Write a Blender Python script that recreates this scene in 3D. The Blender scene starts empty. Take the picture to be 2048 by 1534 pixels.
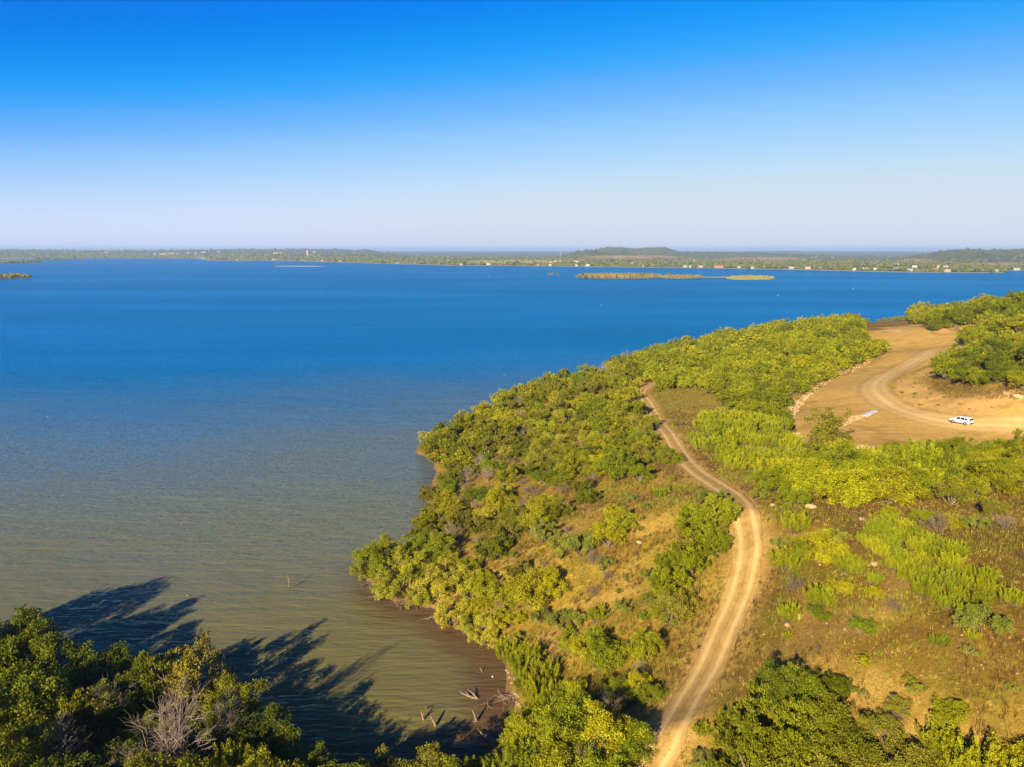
import bpy, math, random
import numpy as np
from mathutils import Vector, Matrix, geometry as mgeo

R_ = math.radians
rng = np.random.default_rng(7)
random.seed(7)
scene = bpy.context.scene
COL = scene.collection

# ------------------------------------------------------------------ camera
CAM_H, FPX = 48.0, 1500.0
PITCH = math.atan(266.0 / FPX)
cam_d = bpy.data.cameras.new('camera')
cam = bpy.data.objects.new('camera', cam_d)
COL.objects.link(cam)
cam.location = (0, 0, CAM_H)
cam.rotation_euler = (math.pi / 2 - PITCH, 0, 0)
cam_d.sensor_width = 36.0
cam_d.lens = 36.0 * FPX / 2048.0
cam_d.clip_start = 0.5
cam_d.clip_end = 90000
scene.camera = cam

# ------------------------------------------------------------------ sky, sun, exposure
SUN_EL, SUN_AZ = R_(21.0), R_(27.0)        # shadows fall SUN_AZ to the right of the view direction
world = bpy.data.worlds.new('World')
scene.world = world
world.use_nodes = True
wn, wl = world.node_tree.nodes, world.node_tree.links
wn.clear()
sky = wn.new('ShaderNodeTexSky')
sky.sky_type = 'NISHITA'
sky.sun_disc = False
sky.sun_elevation = SUN_EL
sky.sun_rotation = math.pi + SUN_AZ
sky.altitude = 300
sky.air_density = 0.6
sky.dust_density = 0.0
sky.ozone_density = 3.0
EXPO = 1.15
# one photographic tone curve over the whole sky (the picture is strongly saturated)
v1 = wn.new('ShaderNodeVectorMath'); v1.operation = 'SCALE'; v1.inputs['Scale'].default_value = 0.1
crv = wn.new('ShaderNodeRGBCurve')
for ch, pts in enumerate(([(0, 0), (.105, .0), (.132, .006), (.175, .10), (.248, .285), (.42, .51), (.7, .56), (1, .575)],
                          [(0, 0), (.05, .012), (.11, .05), (.207, .172), (.25, .25), (.33, .36), (.453, .51), (.69, .61), (1, .60)],
                          [(0, 0), (.11, .08), (.20, .26), (.42, .70), (.5, .755), (.63, .785), (.788, .787), (.97, .73), (1, .70)])):
    c_ = crv.mapping.curves[ch]
    c_.points[0].location = pts[0]
    c_.points[1].location = pts[-1]
    for p_ in pts[1:-1]:
        c_.points.new(*p_)
    for p_ in c_.points:
        p_.handle_type = 'AUTO_CLAMPED'
crv.mapping.extend = 'HORIZONTAL'
crv.mapping.update()
v2 = wn.new('ShaderNodeVectorMath'); v2.operation = 'SCALE'; v2.inputs['Scale'].default_value = 10 * 1.27 / 2 ** EXPO
bg = wn.new('ShaderNodeBackground')
bg.inputs['Strength'].default_value = 0.10
wo = wn.new('ShaderNodeOutputWorld')
wl.new(sky.outputs[0], v1.inputs[0])
wl.new(v1.outputs[0], crv.inputs['Color'])
wl.new(crv.outputs[0], v2.inputs[0])
wl.new(v2.outputs[0], bg.inputs['Color'])
wl.new(bg.outputs[0], wo.inputs['Surface'])

sun_d = bpy.data.lights.new('sun', 'SUN')
sun_d.energy = 5.0
sun_d.angle = R_(0.5)
sun_d.color = (1.0, 0.83, 0.58)
sun = bpy.data.objects.new('sun', sun_d)
COL.objects.link(sun)
sd = Vector((math.sin(SUN_AZ) * math.cos(SUN_EL), math.cos(SUN_AZ) * math.cos(SUN_EL), -math.sin(SUN_EL)))
sun.rotation_euler = sd.to_track_quat('-Z', 'Y').to_euler()
sun.location = (-60, -120, 120)

vs = scene.view_settings
vs.view_transform = 'Standard'
vs.look = 'None'
vs.exposure = EXPO
vs.gamma = 1.0
scene.cycles.use_denoising = True
scene.cycles.max_bounces = 6
scene.cycles.diffuse_bounces = 3
scene.cycles.glossy_bounces = 3
scene.cycles.transmission_bounces = 3
scene.cycles.volume_bounces = 0
scene.cycles.transparent_max_bounces = 4

# ------------------------------------------------------------------ helpers
cp, sp = math.cos(PITCH), math.sin(PITCH)


def ray(px, py):
    u, v = (px - 1024.0) / FPX, (py - 767.0) / FPX
    return u, cp - v * sp, -sp - v * cp


def at(px, py, z=0.0):
    dx, dy, dz = ray(px, py)
    t = (CAM_H - z) / -dz
    return dx * t, dy * t


def project(x, y, z):
    d = CAM_H - z
    dep = y * cp + d * sp
    dn = d * cp - y * sp
    dep = np.maximum(dep, 0.01)
    return 1024 + FPX * x / dep, 767 + FPX * dn / dep, dep


def link(name, data, parent=None):
    o = bpy.data.objects.new(name, data)
    COL.objects.link(o)
    if parent is not None:
        o.parent = parent
    return o


def mesh(name, v, f, mat=None, smooth=False, attrs=None):
    """v (N,3); f: one int array (M,k) or a list of such arrays"""
    me = bpy.data.meshes.new(name)
    fl = f if isinstance(f, list) else [f]
    fl = [np.asarray(a, dtype=np.int32) for a in fl if len(a)]
    v = np.asarray(v, dtype=np.float32)
    me.vertices.add(len(v))
    me.vertices.foreach_set('co', v.ravel())
    loops = np.concatenate([a.ravel() for a in fl])
    tot = np.concatenate([np.full(len(a), a.shape[1], np.int32) for a in fl])
    start = np.concatenate([[0], np.cumsum(tot)[:-1]]).astype(np.int32)
    me.loops.add(len(loops))
    me.loops.foreach_set('vertex_index', loops)
    me.polygons.add(len(tot))
    me.polygons.foreach_set('loop_start', start)
    me.polygons.foreach_set('loop_total', tot)
    me.polygons.foreach_set('use_smooth', np.full(len(tot), smooth, bool))
    if attrs:
        for k, a in attrs.items():
            a = np.asarray(a, np.float32)
            if a.ndim == 2:
                at_ = me.attributes.new(k, 'FLOAT_COLOR', 'POINT')
                at_.data.foreach_set('color', np.column_stack([a, np.ones(len(a))]).astype(np.float32).ravel())
            else:
                at_ = me.attributes.new(k, 'FLOAT', 'POINT')
                at_.data.foreach_set('value', a)
    me.update(calc_edges=True)
    me.validate()
    for m in (mat if isinstance(mat, (list, tuple)) else [mat]):
        if m:
            me.materials.append(m)
    return me


def tag(o, label=None, cat=None, group=None, kind=None):
    if label: o['label'] = label
    if cat: o['category'] = cat
    if group: o['group'] = group
    if kind: o['kind'] = kind
    return o


class MB:
    """collects verts / faces of mixed size"""
    def __init__(s): s.v, s.f = [], {}
    def n(s): return sum(len(a) for a in s.v)
    def add(s, v, f):
        b = s.n()
        s.v.append(np.asarray(v, float).reshape(-1, 3))
        for q in f:
            s.f.setdefault(len(q), []).append([i + b for i in q])
    def box(s, c, d, rz=0.0):
        x, y, z = np.array(d) / 2.0
        p = np.array([[i, j, k] for k in (-z, z) for j in (-y, y) for i in (-x, x)])
        ca, sa = math.cos(rz), math.sin(rz)
        p = np.stack([p[:, 0] * ca - p[:, 1] * sa, p[:, 0] * sa + p[:, 1] * ca, p[:, 2]], 1) + np.array(c)
        s.add(p, [(0, 2, 3, 1), (4, 5, 7, 6), (0, 1, 5, 4), (2, 6, 7, 3), (0, 4, 6, 2), (1, 3, 7, 5)])
    def tube(s, pts, rad, n=5, cap=True):
        pts = [np.array(p, float) for p in pts]
        rings = []
        for i, p in enumerate(pts):
            d = pts[min(i + 1, len(pts) - 1)] - pts[max(i - 1, 0)]
            d = d / (np.linalg.norm(d) + 1e-9)
            a = np.cross(d, [0.13, 0.31, 0.94] if abs(d[2]) < 0.9 else [1, 0.1, 0])
            a /= np.linalg.norm(a) + 1e-9
            b = np.cross(d, a)
            t = np.arange(n) * 2 * math.pi / n
            rings.append(p + rad[i] * (np.cos(t)[:, None] * a + np.sin(t)[:, None] * b))
        f = [(i * n + j, i * n + (j + 1) % n, (i + 1) * n + (j + 1) % n, (i + 1) * n + j)
             for i in range(len(pts) - 1) for j in range(n)]
        if cap:
            f += [tuple(range(n))[::-1], tuple((len(pts) - 1) * n + j for j in range(n))]
        s.add(np.concatenate(rings), f)
    def mesh(s, name, mat=None, smooth=False):
        return mesh(name, np.concatenate(s.v), [np.array(a) for a in s.f.values()], mat, smooth)


def hash_noise(x, y, seed=0):
    n = np.sin(x * 127.1 + y * 311.7 + seed * 74.7) * 43758.5453
    return n - np.floor(n)


def vnoise(x, y, seed=0):
    xi, yi = np.floor(x), np.floor(y)
    fx, fy = x - xi, y - yi
    fx, fy = fx * fx * (3 - 2 * fx), fy * fy * (3 - 2 * fy)
    a, b = hash_noise(xi, yi, seed), hash_noise(xi + 1, yi, seed)
    c, d = hash_noise(xi, yi + 1, seed), hash_noise(xi + 1, yi + 1, seed)
    return (a * (1 - fx) + b * fx) * (1 - fy) + (c * (1 - fx) + d * fx) * fy


def fbm(x, y, oct=4, seed=0):
    s, amp, tot = 0, 1.0, 0
    for i in range(oct):
        s = s + amp * vnoise(x * 2 ** i, y * 2 ** i, seed + i)
        tot += amp
        amp *= 0.5
    return s / tot


def smooth01(t):
    t = np.clip(t, 0, 1)
    return t * t * (3 - 2 * t)


def in_poly(x, y, poly):
    x, y = np.asarray(x, float), np.asarray(y, float)
    ins = np.zeros(x.shape, bool)
    n = len(poly)
    for i in range(n):
        x0, y0 = poly[i]
        x1, y1 = poly[(i + 1) % n]
        c = ((y0 > y) != (y1 > y))
        xx = (x1 - x0) * (y - y0) / ((y1 - y0) if y1 != y0 else 1e-9) + x0
        ins ^= c & (x < xx)
    return ins


def dist_line(x, y, line, closed=False):
    x, y = np.asarray(x, float), np.asarray(y, float)
    best = np.full(x.shape, 1e9)
    n = len(line)
    for i in range(n if closed else n - 1):
        ax, ay = line[i]
        bx, by = line[(i + 1) % n]
        dx, dy = bx - ax, by - ay
        t = np.clip(((x - ax) * dx + (y - ay) * dy) / (dx * dx + dy * dy + 1e-9), 0, 1)
        best = np.minimum(best, np.hypot(x - ax - t * dx, y - ay - t * dy))
    return best


def resample(line, step):
    line = [np.array(p, float) for p in line]
    # Catmull-Rom through the points
    out = []
    for i in range(len(line) - 1):
        p0, p1, p2, p3 = line[max(i - 1, 0)], line[i], line[i + 1], line[min(i + 2, len(line) - 1)]
        k = max(2, int(np.linalg.norm(p2 - p1) / step))
        for j in range(k):
            t = j / k
            out.append(0.5 * ((2 * p1) + (-p0 + p2) * t + (2 * p0 - 5 * p1 + 4 * p2 - p3) * t * t + (-p0 + 3 * p1 - 3 * p2 + p3) * t ** 3))
    out.append(line[-1])
    return out


# ------------------------------------------------------------------ node material helper
class NM:
    def __init__(s, name):
        s.m = bpy.data.materials.new(name)
        s.m.use_nodes = True
        s.t = s.m.node_tree
        s.t.nodes.clear()
        s.out = s.t.nodes.new('ShaderNodeOutputMaterial')
    def n(s, kind, **kw):
        nd = s.t.nodes.new('ShaderNode' + kind)
        for k, v in kw.items():
            if k.startswith('i_'):
                nd.inputs[k[2:].replace('_', ' ')].default_value = v
            else:
                setattr(nd, k, v)
        return nd
    def l(s, a, b): s.t.links.new(a, b)
    def noise(s, scale, detail=4, rough=0.6, vec=None, dist=0.0):
        nd = s.n('TexNoise')
        nd.inputs['Scale'].default_value = scale
        nd.inputs['Detail'].default_value = detail
        nd.inputs['Roughness'].default_value = rough
        nd.inputs['Distortion'].default_value = dist
        if vec is not None: s.l(vec, nd.inputs['Vector'])
        return nd.outputs['Fac']
    def pos(s): return s.n('NewGeometry').outputs['Position']
    def ramp(s, fac, stops):
        nd = s.n('ValToRGB')
        e = nd.color_ramp.elements
        while len(e) < len(stops): e.new(0.5)
        for el, (p, c) in zip(e, stops):
            el.position = p
            el.color = (c, c, c, 1) if isinstance(c, (int, float)) else (*c, 1)
        s.l(fac, nd.inputs[0])
        return nd.outputs[0]
    def mix(s, fac, a, b, mode='MIX'):
        nd = s.n('Mix', data_type='RGBA', blend_type=mode)
        for sock, val in ((nd.inputs[0], fac), (nd.inputs[6], a), (nd.inputs[7], b)):
            if isinstance(val, bpy.types.NodeSocket): s.l(val, sock)
            elif isinstance(val, (int, float)): sock.default_value = val
            else: sock.default_value = (*val, 1)
        return nd.outputs[2]
    def math(s, op, a, b=0.0, clamp=False):
        nd = s.n('Math', operation=op, use_clamp=clamp)
        for sock, val in ((nd.inputs[0], a), (nd.inputs[1], b)):
            if isinstance(val, bpy.types.NodeSocket): s.l(val, sock)
            else: sock.default_value = val
        return nd.outputs[0]
    def mapr(s, v, a, b, c=0.0, d=1.0):
        nd = s.n('MapRange', interpolation_type='SMOOTHSTEP')
        s.l(v, nd.inputs[0])
        for i, x in enumerate((a, b, c, d)): nd.inputs[i + 1].default_value = x
        return nd.outputs[0]
    def attrc(s, name): return s.n('Attribute', attribute_name=name).outputs['Color']
    def attr(s, name): return s.n('Attribute', attribute_name=name).outputs['Fac']
    def bump(s, h, strength, dist, normal=None):
        nd = s.n('Bump')
        nd.inputs['Strength'].default_value = strength
        nd.inputs['Distance'].default_value = dist
        s.l(h, nd.inputs['Height'])
        if normal is not None: s.l(normal, nd.inputs['Normal'])
        return nd.outputs[0]
    def scale(s, vec, sc, rz=0.0):
        nd = s.n('Mapping')
        nd.inputs['Scale'].default_value = sc
        nd.inputs['Rotation'].default_value = (0, 0, rz)
        s.l(vec, nd.inputs['Vector'])
        return nd.outputs[0]
    def pbr(s, color, rough=0.85, normal=None, spec=0.3, metal=0.0, **kw):
        b = s.n('BsdfPrincipled')
        for key, val in (('Base Color', color), ('Roughness', rough), ('Specular IOR Level', spec), ('Metallic', metal)):
            if isinstance(val, bpy.types.NodeSocket): s.l(val, b.inputs[key])
            elif isinstance(val, (int, float)): b.inputs[key].default_value = val
            else: b.inputs[key].default_value = (*val, 1)
        for k, v in kw.items(): b.inputs[k.replace('_', ' ')].default_value = v
        if normal is not None: s.l(normal, b.inputs['Normal'])
        s.l(b.outputs[0], s.out.inputs['Surface'])
        return s.m


def plain(name, color, rough=0.6, var=0.12, scale=3.0, **kw):
    m = NM(name)
    n = m.noise(scale, 5, 0.65, m.pos())
    lo = tuple(c * (1 - var) for c in color)
    hi = tuple(min(1, c * (1 + var)) for c in color)
    return m.pbr(m.ramp(n, [(0.3, lo), (0.7, hi)]), rough, **kw)


# ------------------------------------------------------------------ materials
def mat_ground():
    m = NM('dry_grass_ground')
    p = m.pos()
    n1 = m.noise(0.055, 5, 0.6, p)
    n2 = m.noise(0.35, 5, 0.65, p)
    n3 = m.noise(2.6, 6, 0.75, p)
    n4 = m.noise(9.0, 3, 0.7, p)
    dry = m.ramp(n2, [(0.25, (0.21, 0.125, 0.022)), (0.45, (0.36, 0.235, 0.038)), (0.62, (0.49, 0.345, 0.07)), (0.8, (0.43, 0.335, 0.06))])
    brown = m.ramp(n3, [(0.3, (0.12, 0.068, 0.017)), (0.7, (0.30, 0.185, 0.04))])
    sx = m.n('SeparateXYZ')
    m.l(p, sx.inputs[0])
    east = m.mapr(sx.outputs[0], 18, 40, -0.07, 0.16)
    c = m.mix(m.mapr(m.math('ADD', n1, east), 0.46, 0.62, 0, .9), dry, brown)
    c = m.mix(m.mapr(m.noise(0.16, 5, 0.65, p), 0.50, 0.64, 0, .85), c, m.ramp(n3, [(.3, (.13, .115, .014)), (.7, (0.28, 0.235, 0.03))]))
    c = m.mix(m.mapr(m.attr('weedy'), 0.2, 0.9), c, m.ramp(n3, [(0.3, (0.24, 0.22, 0.03)), (0.7, (0.42, 0.36, 0.07))]))
    c = m.mix(m.mapr(n3, 0.50, 0.70, 0, 0.6), c, (0.13, 0.088, 0.02))
    c = m.mix(m.mapr(m.noise(1.1, 4, .7, p), 0.56, 0.68, 0, 0.6), c, (0.50, 0.37, 0.10))
    c = m.mix(1.0, c, (.86, .87, .60), 'MULTIPLY')
    soil = m.ramp(n3, [(0.3, (0.48, 0.27, 0.07)), (0.7, (0.72, 0.45, 0.14))])
    c = m.mix(m.math('MULTIPLY', m.attr('soil'), m.mapr(n2, 0.25, 0.55, 0.55, 1.0)), c, soil)
    c = m.mix(m.mapr(m.attr('shore'), 0.0, 1.0), c, m.ramp(n3, [(0.3, (0.16, 0.09, 0.04)), (0.7, (0.34, 0.21, 0.10))]))
    h = m.math('ADD', m.math('MULTIPLY', n3, 0.7), m.math('MULTIPLY', n4, 0.3))
    return m.pbr(c, 0.95, m.bump(h, 0.9, 0.35), 0.1)


def mat_dirt(name, lo, hi, stain=0.5, fine=1.0):
    m = NM(name)
    p = m.pos()
    n1 = m.noise(0.09, 5, 0.62, p, 0.6)
    n2 = m.noise(1.1, 6, 0.7, m.scale(p, (1.0, 0.35, 1.0), 0.6))
    n3 = m.noise(7.0 * fine, 4, 0.75, p)
    c = m.ramp(n2, [(0.28, lo), (0.72, hi)])
    st = m.noise(1.0, 5, .7, m.scale(p, (.10, .95, 1), .45), .5)
    c = m.mix(m.mapr(st, .48, .62, 0, .45), c, tuple(a_ * .72 for a_ in lo))
    c = m.mix(m.mapr(n1, 0.50, 0.68, 0, stain), c, tuple(a * 0.55 for a in lo))
    c = m.mix(m.mapr(n3, 0.55, 0.75, 0, 0.35), c, tuple(min(1, a * 1.25) for a in hi))
    w = m.mapr(m.attr('wear'), 0.0, 1.0)
    c = m.mix(m.math('MULTIPLY', w, m.mapr(n2, 0.2, 0.7, 0.6, 1.0)), c, (hi[0] * 1.25, hi[1] * 1.34, hi[2] * 1.75))
    g = m.mapr(m.math('MULTIPLY', m.attr('verge'), m.mapr(n3, 0.3, 0.62, 0.35, 1.25)), 0.35, 0.8)
    c = m.mix(g, c, (0.27, 0.18, 0.055))
    return m.pbr(c, 0.95, m.bump(m.math('ADD', n2, m.math('MULTIPLY', n3, 0.5)), 0.6, 0.12), 0.1)


def mat_water():
    m = NM('lake_water')
    p = m.pos()
    sep = m.n('SeparateXYZ')
    m.l(p, sep.inputs[0])
    y, x = sep.outputs[1], sep.outputs[0]
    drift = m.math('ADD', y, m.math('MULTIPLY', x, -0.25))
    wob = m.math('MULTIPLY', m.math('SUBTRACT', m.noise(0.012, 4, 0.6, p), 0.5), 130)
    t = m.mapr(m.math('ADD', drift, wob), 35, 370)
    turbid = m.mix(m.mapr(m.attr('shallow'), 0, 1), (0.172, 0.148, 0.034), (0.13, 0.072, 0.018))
    body = m.mix(t, turbid, (0.0, 0.135, 0.36))  # silt colour near shore; sky reflection painted in as blue farther out
    # ripples: crests run a little off the line of sight
    r1 = m.noise(1.0, 3, 0.55, m.scale(p, (0.16, 0.62, 1), R_(-9)), 0.4)
    r2 = m.noise(1.0, 3, 0.6, m.scale(p, (0.5, 1.9, 1), R_(-16)), 0.3)
    r3 = m.noise(1.0, 2, 0.6, m.scale(p, (0.035, 0.11, 1), R_(-6)), 0.2)
    h = m.math('ADD', m.math('ADD', m.math('MULTIPLY', r1, 0.75), m.math('MULTIPLY', r2, 0.22)), m.math('MULTIPLY', r3, 1.1))
    gust = m.mapr(m.noise(1.0, 4, 0.6, m.scale(p, (0.0016, 0.0065, 1), R_(-5))), 0.35, 0.65, 0.42, 1.35)
    nb = m.n('Bump')
    nb.inputs['Distance'].default_value = 0.62
    m.l(h, nb.inputs['Height'])
    m.l(m.math('MULTIPLY', gust, 0.8), nb.inputs['Strength'])
    # open water: slopes of wind chop, evaluated pointwise so that they survive far away
    ch = m.n('TexNoise')
    ch.inputs['Scale'].default_value = 1.0
    ch.inputs['Detail'].default_value = 3
    m.l(m.scale(p, (1.7, 3.4, 1), R_(-9)), ch.inputs['Vector'])
    sub = m.n('VectorMath', operation='SUBTRACT')
    m.l(ch.outputs['Color'], sub.inputs[0])
    sub.inputs[1].default_value = (.5, .5, .5)
    mul = m.n('VectorMath', operation='MULTIPLY')
    m.l(sub.outputs[0], mul.inputs[0])
    mul.inputs[1].default_value = (2.2, 3.8, 0.0)
    scl = m.n('VectorMath', operation='SCALE')
    m.l(mul.outputs[0], scl.inputs[0])
    m.l(m.math('MULTIPLY', gust, m.mapr(y, 60, 240, 0.10, 1.0)), scl.inputs['Scale'])
    addn = m.n('VectorMath', operation='ADD')
    m.l(scl.outputs[0], addn.inputs[0])
    m.l(nb.outputs[0], addn.inputs[1])
    nrm_ = m.n('VectorMath', operation='NORMALIZE')
    m.l(addn.outputs[0], nrm_.inputs[0])
    # murky body, blued far out for the reflected sky, under a capped, tinted reflection
    df = m.n('BsdfDiffuse')
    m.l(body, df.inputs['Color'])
    m.l(nb.outputs[0], df.inputs['Normal'])
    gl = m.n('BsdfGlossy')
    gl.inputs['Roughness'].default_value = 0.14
    m.l(m.mix(t, (.85, .80, .40), (.08, .62, 1.0)), gl.inputs['Color'])  # reflection tint painted by distance: olive near, sky blue far out
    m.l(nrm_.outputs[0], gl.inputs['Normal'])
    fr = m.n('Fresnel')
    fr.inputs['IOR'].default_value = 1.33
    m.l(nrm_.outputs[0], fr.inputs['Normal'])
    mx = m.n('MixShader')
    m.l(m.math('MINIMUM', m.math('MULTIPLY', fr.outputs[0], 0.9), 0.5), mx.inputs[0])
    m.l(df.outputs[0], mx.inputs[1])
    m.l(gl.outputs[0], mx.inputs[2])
    m.l(mx.outputs[0], m.out.inputs['Surface'])
    return m.m


def mat_leaf(name, transl=0.35, tip=(1.25, 1.2, 0.9), rough=0.55, own=True):
    """base colour comes from each plant's own colour (Object Info), varied per leaf"""
    m = NM(name)
    oi = m.n('ObjectInfo')
    a = m.attr('tint')
    hsv = m.n('HueSaturation')
    m.l(oi.outputs['Color'] if own else m.attrc('col'), hsv.inputs['Color'])
    m.l(m.math('ADD', 0.482, m.math('MULTIPLY', a, 0.036)), hsv.inputs['Hue'])
    m.l(m.math('ADD', 0.42, m.math('MULTIPLY', a, 1.12)), hsv.inputs['Value'])
    c = hsv.outputs[0]
    d = m.n('BsdfPrincipled')
    d.inputs['Roughness'].default_value = rough
    d.inputs['Specular IOR Level'].default_value = 0.12
    m.l(c, d.inputs['Base Color'])
    t = m.n('BsdfTranslucent')
    m.l(m.mix(1.0, c, tip, 'MULTIPLY'), t.inputs['Color'])
    mx = m.n('MixShader')
    mx.inputs[0].default_value = transl
    m.l(d.outputs[0], mx.inputs[1])
    m.l(t.outputs[0], mx.inputs[2])
    m.l(mx.outputs[0], m.out.inputs['Surface'])
    return m.m


def mat_bark(name, lo, hi):
    m = NM(name)
    n = m.noise(6, 5, 0.7, m.pos())
    return m.pbr(m.ramp(n, [(0.3, lo), (0.7, hi)]), 0.9, m.bump(n, 0.5, 0.03), 0.15)


M = {}
M['ground'] = mat_ground()
M['track'] = mat_dirt('track_dirt', (0.38, 0.235, 0.06), (0.54, 0.35, 0.105), 0.3)
M['road'] = mat_dirt('road_dirt', (0.41, 0.255, 0.06), (0.54, 0.35, 0.11), 0.3)
M['pad'] = mat_dirt('graded_dirt', (0.45, 0.275, 0.055), (0.63, 0.405, 0.11), 0.6)
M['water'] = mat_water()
M['leaf'] = mat_leaf('leaf', 0.22)
M['needle'] = mat_leaf('needle', 0.12)
M['grass'] = mat_leaf('grass_blade', 0.3, own=False)
M['scrub'] = mat_leaf('scrub_leaf', 0.28, own=False)
M['bark'] = mat_bark('grey_brown_bark', (0.10, 0.075, 0.055), (0.24, 0.19, 0.14))
M['twig'] = mat_bark('bare_twig_bark', (0.12, 0.085, 0.065), (0.25, 0.185, 0.14))
M['deadwood'] = mat_bark('bleached_deadwood', (0.16, 0.12, 0.09), (0.34, 0.27, 0.20))
M['driftwood'] = mat_bark('pale_driftwood', (0.13, 0.095, 0.06), (0.30, 0.225, 0.145))
M['rock'] = plain('tan_sandstone', (0.34, 0.225, 0.115), 0.95, 0.3, 2.5)
M['pale_rock'] = plain('pale_limestone', (0.44, 0.31, 0.165), 0.95, 0.3, 1.3)

# ------------------------------------------------------------------ terrain of the near shore
shore_px = [(-500, 1330), (-200, 1345), (0, 1372), (200, 1402), (400, 1450), (560, 1520), (700, 1572), (850, 1556), (960, 1516), (1026, 1470),
            (1036, 1430), (1014, 1385), (1016, 1340), (1000, 1300), (950, 1278), (915, 1255), (872, 1216), (800, 1208), (748, 1172), (716, 1140),
            (752, 1112), (800, 1092), (846, 1062), (866, 1020), (850, 990), (872, 950), (866, 918), (828, 906), (846, 882), (900, 860), (962, 832),
            (1010, 806), (1090, 772), (1230, 734), (1270, 719), (1400, 693), (1540, 665)]
shore = [at(x, y, 0) for x, y in shore_px] + [(235, 500), (330, 540), (480, 580), (800, 620)]
land_poly = [(-400, -200)] + [(-400, shore[0][1])] + shore + [(800, -200)]

ctrl_px = [  # pixel, height above the lake
    (1290, 1534, 9.5), (1345, 1400, 12), (1385, 1300, 13.5), (1440, 1200, 15.5), (1490, 1100, 17), (1500, 1040, 17.3), (1470, 1000, 16.5),
    (1430, 968, 15), (1380, 930, 13), (1330, 865, 10.5), (1290, 800, 7.5), (1278, 780, 6.8),
    (1600, 1534, 11), (1560, 1440, 13), (1650, 1250, 16.5), (1620, 1100, 17.8), (1600, 1000, 17), (1560, 950, 15.5), (1500, 900, 13), (1450, 850, 11),
    (1800, 1400, 15.5), (1800, 1200, 18.5), (2048, 1534, 15), (2048, 1300, 20), (2048, 1100, 22), (1850, 1050, 19.5), (1850, 960, 17), (2020, 960, 19),
    (1590, 830, 12.5), (1600, 870, 12.6), (1700, 895, 13.4), (1800, 900, 14), (1740, 825, 13.8), (1740, 770, 14.4), (1650, 780, 13.4), (1820, 725, 15.3),
    (1900, 692, 16.4), (1780, 668, 16.5), (1740, 655, 16.3), (1830, 655, 17), (1920, 845, 14.5), (2048, 858, 14.8), (1850, 820, 14.4), (1670, 850, 13.2),
    (1850, 785, 16.2), (1950, 795, 18.2), (2048, 805, 19.6), (1950, 740, 20), (2048, 740, 22.5), (1900, 722, 17.6), (1960, 675, 21), (2048, 650, 26), (2048, 605, 29),
    (1920, 640, 22), (1540, 835, 10.6), (1500, 780, 9.5), (1400, 760, 7.5), (1600, 745, 11.3), (1690, 705, 13.7), (1560, 687, 8.2), (1700, 660, 14.5), (1640, 672, 12),
    (1450, 725, 6.5), (1350, 730, 4), (1620, 925, 13.2),
    (1200, 900, 7), (1200, 1000, 9.5), (1000, 950, 4), (950, 1000, 3.3), (1050, 870, 3.5), (1150, 810, 4), (1250, 1100, 12), (1100, 1100, 7), (900, 1120, 2.5),
    (1300, 1200, 12.5), (1150, 1200, 7.5), (1000, 1200, 3), (1250, 1350, 10), (1130, 1350, 4.5), (1100, 1450, 3.2), (1200, 1500, 7), (1300, 1000, 12.5)]
ctrl = [(*at(x, y, z), z) for x, y, z in ctrl_px]
ctrl += [(60, 0, 13), (10, 25, 8), (-30, 40, 5), (-70, 55, 4), (-110, 40, 5), (120, 30, 22), (200, 110, 28), (260, 200, 33), (310, 300, 33), (400, 400, 28), (500, 300, 36),
         (290, 420, 15), (220, 400, 11), (230, 350, 16.5), (350, 470, 10), (500, 500, 14), (-10, -20, 8), (100, -30, 18), (-110, -20, 8), (300, 0, 34), (700, 300, 36)]
ctrl += [(x, y, 0.3) for x, y in shore]
CP = np.array(ctrl)
sc_ = 100.0


def _tps(r):
    return np.where(r > 1e-6, r * r * np.log(np.maximum(r, 1e-6)), 0.0)


_n = len(CP)
_P = np.hstack([np.ones((_n, 1)), CP[:, :2] / sc_])
_K = _tps(np.hypot(CP[:, None, 0] - CP[None, :, 0], CP[:, None, 1] - CP[None, :, 1]) / sc_) + np.eye(_n) * 0.004
_A = np.block([[_K, _P], [_P.T, np.zeros((3, 3))]])
_w = np.linalg.solve(_A, np.concatenate([CP[:, 2], np.zeros(3)]))


def base_h(x, y):
    x, y = np.asarray(x, float).ravel(), np.asarray(y, float).ravel()
    out = np.empty(len(x))
    for i in range(0, len(x), 20000):
        a, b = x[i:i + 20000], y[i:i + 20000]
        k = _tps(np.hypot(a[:, None] - CP[None, :, 0], b[:, None] - CP[None, :, 1]) / sc_)
        out[i:i + 20000] = k @ _w[:_n] + _w[_n] + _w[_n + 1] * a / sc_ + _w[_n + 2] * b / sc_
    return out


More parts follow.
